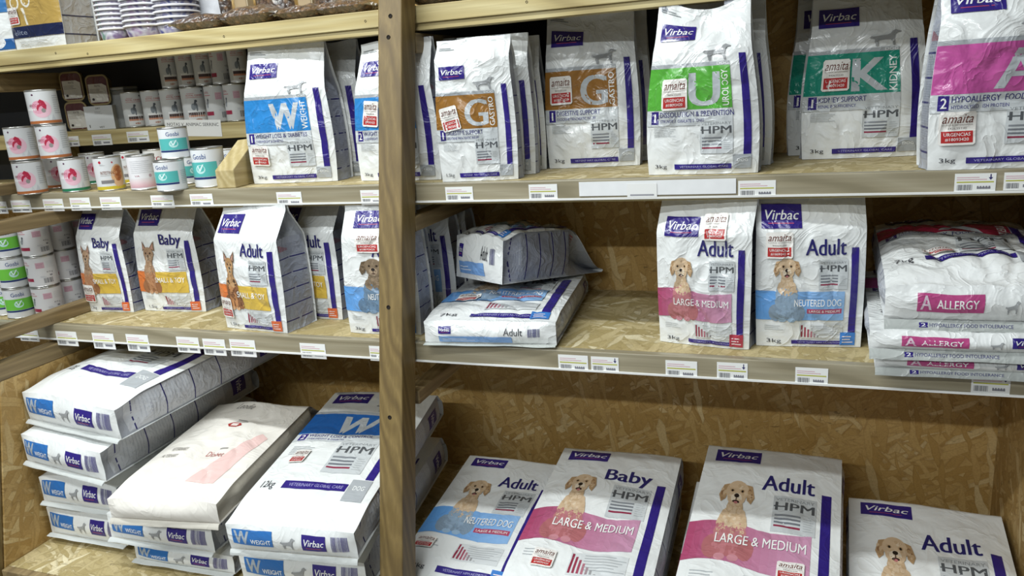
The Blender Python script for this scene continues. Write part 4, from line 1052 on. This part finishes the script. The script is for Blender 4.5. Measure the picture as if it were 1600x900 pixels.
def packet(label, pos, w, d, h, yaw, upright=False, lab=False):
    root = empty('treat_packet', Matrix.Translation(pos) @ Matrix.Rotation(yaw, 4, 'Z'), label, 'treat packet', 'clear packets of brown treats')
    sd = Vector((pos.x * 9, pos.y * 5, 1))
    L_, D_ = (w, d) if not upright else (w, h)
    def pf(u, v, s_):
        e = (max(0, 1 - abs(2 * u - 1) ** 3.2) * max(0, 1 - abs(2 * v - 1) ** 2.8)) ** .6
        n = noise.noise(Vector((u * L_ * 34, v * D_ * 34, s_)) + sd) * .007 * e
        if upright: return Vector(((u - .5) * w * (1 - .05 * e), s_ * (d / 2 * e + n) , v * h))
        return Vector(((u - .5) * w, (v - .5) * d * (1 - .06 * e), h / 2 + (h / 2 * e + n if s_ > 0 else -h / 2 * e)))
    b = MB()
    for s_ in (-1, 1): b.quad_grid(lambda u, v, s_=s_: pf(u, v, s_), 22, 16, (1, 1, 1), (s_ > 0) == upright)
    b.build('filled_pouch', M_kib, root)
    b = MB()
    for q in (0, 1):
        for k in range(12):
            if upright:
                z = h * q; z2 = z + (.018 if q else -.0)
                if not q: continue
                x0, x1 = -w / 2 + w * k / 12, -w / 2 + w * (k + 1) / 12
                f = lambda x: .003 * math.sin(x * 400)
                i = len(b.v); b.v += [Vector((x0, f(x0), z)), Vector((x1, f(x1), z)), Vector((x1, f(x1) * 2, z2)), Vector((x0, f(x0) * 2, z2))]
            else:
                sx = 1 if q else -1; x0 = sx * (w / 2 - .002); x2 = sx * (w / 2 + .016)
                y0, y1 = -d / 2 + d * k / 12, -d / 2 + d * (k + 1) / 12
                f = lambda y: h / 2 + .004 * math.sin(y * 300)
                i = len(b.v); b.v += [Vector((x0, y0, h / 2)), Vector((x0, y1, h / 2)), Vector((x2, y1, f(y1))), Vector((x2, y0, f(y0)))]
            b.f.append([i, i + 1, i + 2, i + 3]); b.c.append((1, 1, 1))
    b.build('seal', M_clear, root)
    if lab:
        b = MB(); n0 = lambda u, v: pf(.2 + .6 * u, .35 + .5 * v, -1 if upright else 1)
        b.quad_grid(n0, 10, 10, lin('d8dade'))
        for i in range(len(b.v)): b.v[i] = b.v[i] + (Vector((0, -.0015, 0)) if upright else Vector((0, 0, .0015)))
        o = b.build('paper_label', M_tag, root); o['label'] = 'pale paper label'
def pk(px, y, label, w, d, h, yaw=0, up=False, lab=False, dx=0, z=0):
    p = onY(px, 20, y); p.z = Z1 + .001 + z; packet(label, p, w, d, h, yaw, up, lab)
pk(318, 1.79, 'shiny treat packet lying beside the right cup stack', .15, .10, .045, .1)
pk(398, 1.80, 'plump treat packet lying in the middle of the left top shelf', .17, .11, .052, -.05)
pk(478, 1.79, 'treat packet lying second from the middle post', .12, .10, .038, .05)
pk(545, 1.80, 'shiny treat packet lying next to the middle post', .15, .11, .040, .0)
pk(334, 1.90, 'upright treat packet with a pale label behind the lying packets', .12, .05, .15, .1, True, True)
pk(432, 1.92, 'upright treat packet behind the plump lying packet', .13, .05, .15, -.1, True)
pk(535, 1.92, 'upright treat packet near the middle post', .16, .05, .14, .05, True)
pk(690, 1.78, 'treat packet lying right of the middle post on the top shelf', .14, .10, .04, .05)
pk(775, 1.79, 'second treat packet right of the middle post', .15, .10, .036, -.08)
for i, (px, lab) in enumerate([(381, 'brown cardboard sleeve between two upright treat packets'), (481, 'brown cardboard sleeve left of the packet at the post')]):
    p = onY(px, 10, 1.93); p.z = Z1 + .001
    b = MB(); b.box(-.02, .02, -.015, .015, 0, .19, lin('b09a78')); b.box(.0202, .024, -.014, .014, 0, .185, lin('c4b596')); o = b.build('cardboard_sleeve', M_tag, smooth=False); o.location = p; bevel(o, .002); tag(o, lab, 'cardboard sleeve')

# ------------------------------------------------------------------ price tags
def tag_art(arrow=False):
    a = Art()
    a.lines(.05, .66, .78, .88, 2, 'cf9aa6', 0, .3); a.rect(.05, .5, .95, .57, 'b6b648', 0); a.bars(.07, .1, .45, .4, '5c5c62', 14, 0); a.lines(.55, .16, .88, .34, 1, '8b8b92', 0, .6)
    for k in range(5): a.rect(.55 + .07 * k, .18, .59 + .07 * k, .32, '77777e', 1)
    if arrow: a.poly([(.84, .66), (.88, .66), (.88, .8), (.92, .8), (.86, .94), (.80, .8), (.84, .8)], '2b2a66', 1) if False else a.poly([(.855, .95), (.885, .95), (.885, .78), (.925, .78), (.87, .64), (.815, .78), (.855, .78)], '2b2a66', 1)
    return a
TA, TB = tag_art(), tag_art(True)
def price(x0, y0, x1, y1, yp, label, arrow=False, tilt=0., cat='price tag', art=None, nm='price_tag', group='price tags'):
    a_, b_ = onY(x0, y1, yp), onY(x1, y0, yp)
    w = b_.x - a_.x; h = abs(onY((x0 + x1) / 2, y0, yp).z - onY((x0 + x1) / 2, y1, yp).z)
    c = onY((x0 + x1) / 2, (y0 + y1) / 2, yp)
    b = MB(); b.box(-w / 2, w / 2, 0, .0006, -h / 2, h / 2, lin('ecece9'))
    stamp(b, art or (TB if arrow else TA), lambda u, v: Vector(((u - .5) * w, 0, (v - .5) * h)), lambda u, v: Vector((0, -1, 0)), w, h, L=.05, base=.0002, step=.0001)
    o = b.build(nm, M_tag, smooth=False); o.location = c; o.rotation_euler = (0, tilt, 0)
    tag(o, label, cat, group); return o
yt = Y2 - .0012
for x0, y0, x1, y1, lab in [(-8, 315, 9, 334, 'cut off by the left picture edge'), (20, 313, 46, 332, 'below the left liver-picture cans'), (70, 311, 97, 330, 'below the half hidden copper-footed can'),
    (112, 309, 139, 329, 'below the green-footed can'), (159, 308, 187, 328, 'below the can with the red heart'), (238, 305, 270, 325, 'below the white and pink can'), (299, 303, 331, 323, 'below the tall teal can'),
    (434, 300, 470, 321, 'below the blue W bag'), (565, 297, 596, 320, 'touching the left side of the middle post'), (697, 292, 738, 314, 'below the small brown G bag'), (827, 288, 870, 312, 'left of the white paper strip'),
    (1153, 282, 1212, 308, 'below the right foot of the green U bag'), (1490, 271, 1557, 300, 'below the pink block bag'), (1567, 269, 1625, 297, 'at the right picture edge')]:
    price(x0, y0, x1, y1, yt, 'price tag on the upper shelf rail, ' + lab, arrow=x0 in (1490,))
price(980, 287, 1026, 308, Y2 - .0042, 'faint price tag tucked into the white paper strip', art=Art().lines(.1, .1, .9, .3, 1, '9a9aa0', 0, .6))
yt = Y3 - .0012
for x0, y0, x1, y1, lab in [(33, 516, 58, 533, 'seen under the side beam at the left'), (91, 518, 118, 540, 'first to the right of the side beam'), (148, 521, 176, 545, 'below the left kitten bag'), (201, 523, 230, 549, 'below the pointed-eared puppy bag'),
    (279, 527, 309, 551, 'left of the two under the terrier bag'), (320, 530, 350, 555, 'left one under the terrier bag'), (362, 531, 397, 557, 'right one under the terrier bag'), (471, 537, 507, 560, 'below the bag behind the terrier bag'), (579, 541, 600, 564, 'touching the left side of the middle post'),
    (873, 555, 918, 580, 'left one of two beside the flat sack'), (924, 558, 966, 582, 'right one of two beside the flat sack'), (1040, 564, 1089, 590, 'below the crimson band bag'), (1120, 567, 1168, 594, 'below the right foot of the crimson band bag'),
    (1242, 575, 1294, 601, 'below the laughing dog bag'), (1516, 586, 1580, 615, 'below the pile of pink-labelled sacks')]:
    price(x0, y0, x1, y1, yt, 'price tag on the middle shelf rail, ' + lab, arrow=x0 in (924, 1120, 1516))
yt = 1.885 - .0012
price(104, 213, 122, 229, yt, 'folded price tag at the left end of the raised step')
price(146, 210, 173, 227, yt, 'price tag on the raised step below the white carton')
price(200, 205, 231, 222, yt, 'price tag on the raised step below the tall cans')
sg_ = Art().text('NOTAS V. ANIMAC SERRINC', .04, .62, .96, .82, '3f3f42', 0)
price(260, 187, 343, 213, yt, 'long white paper sign with dark lettering on the raised step', cat='paper sign', art=sg_, nm='paper_sign', tilt=.05, group='signs')
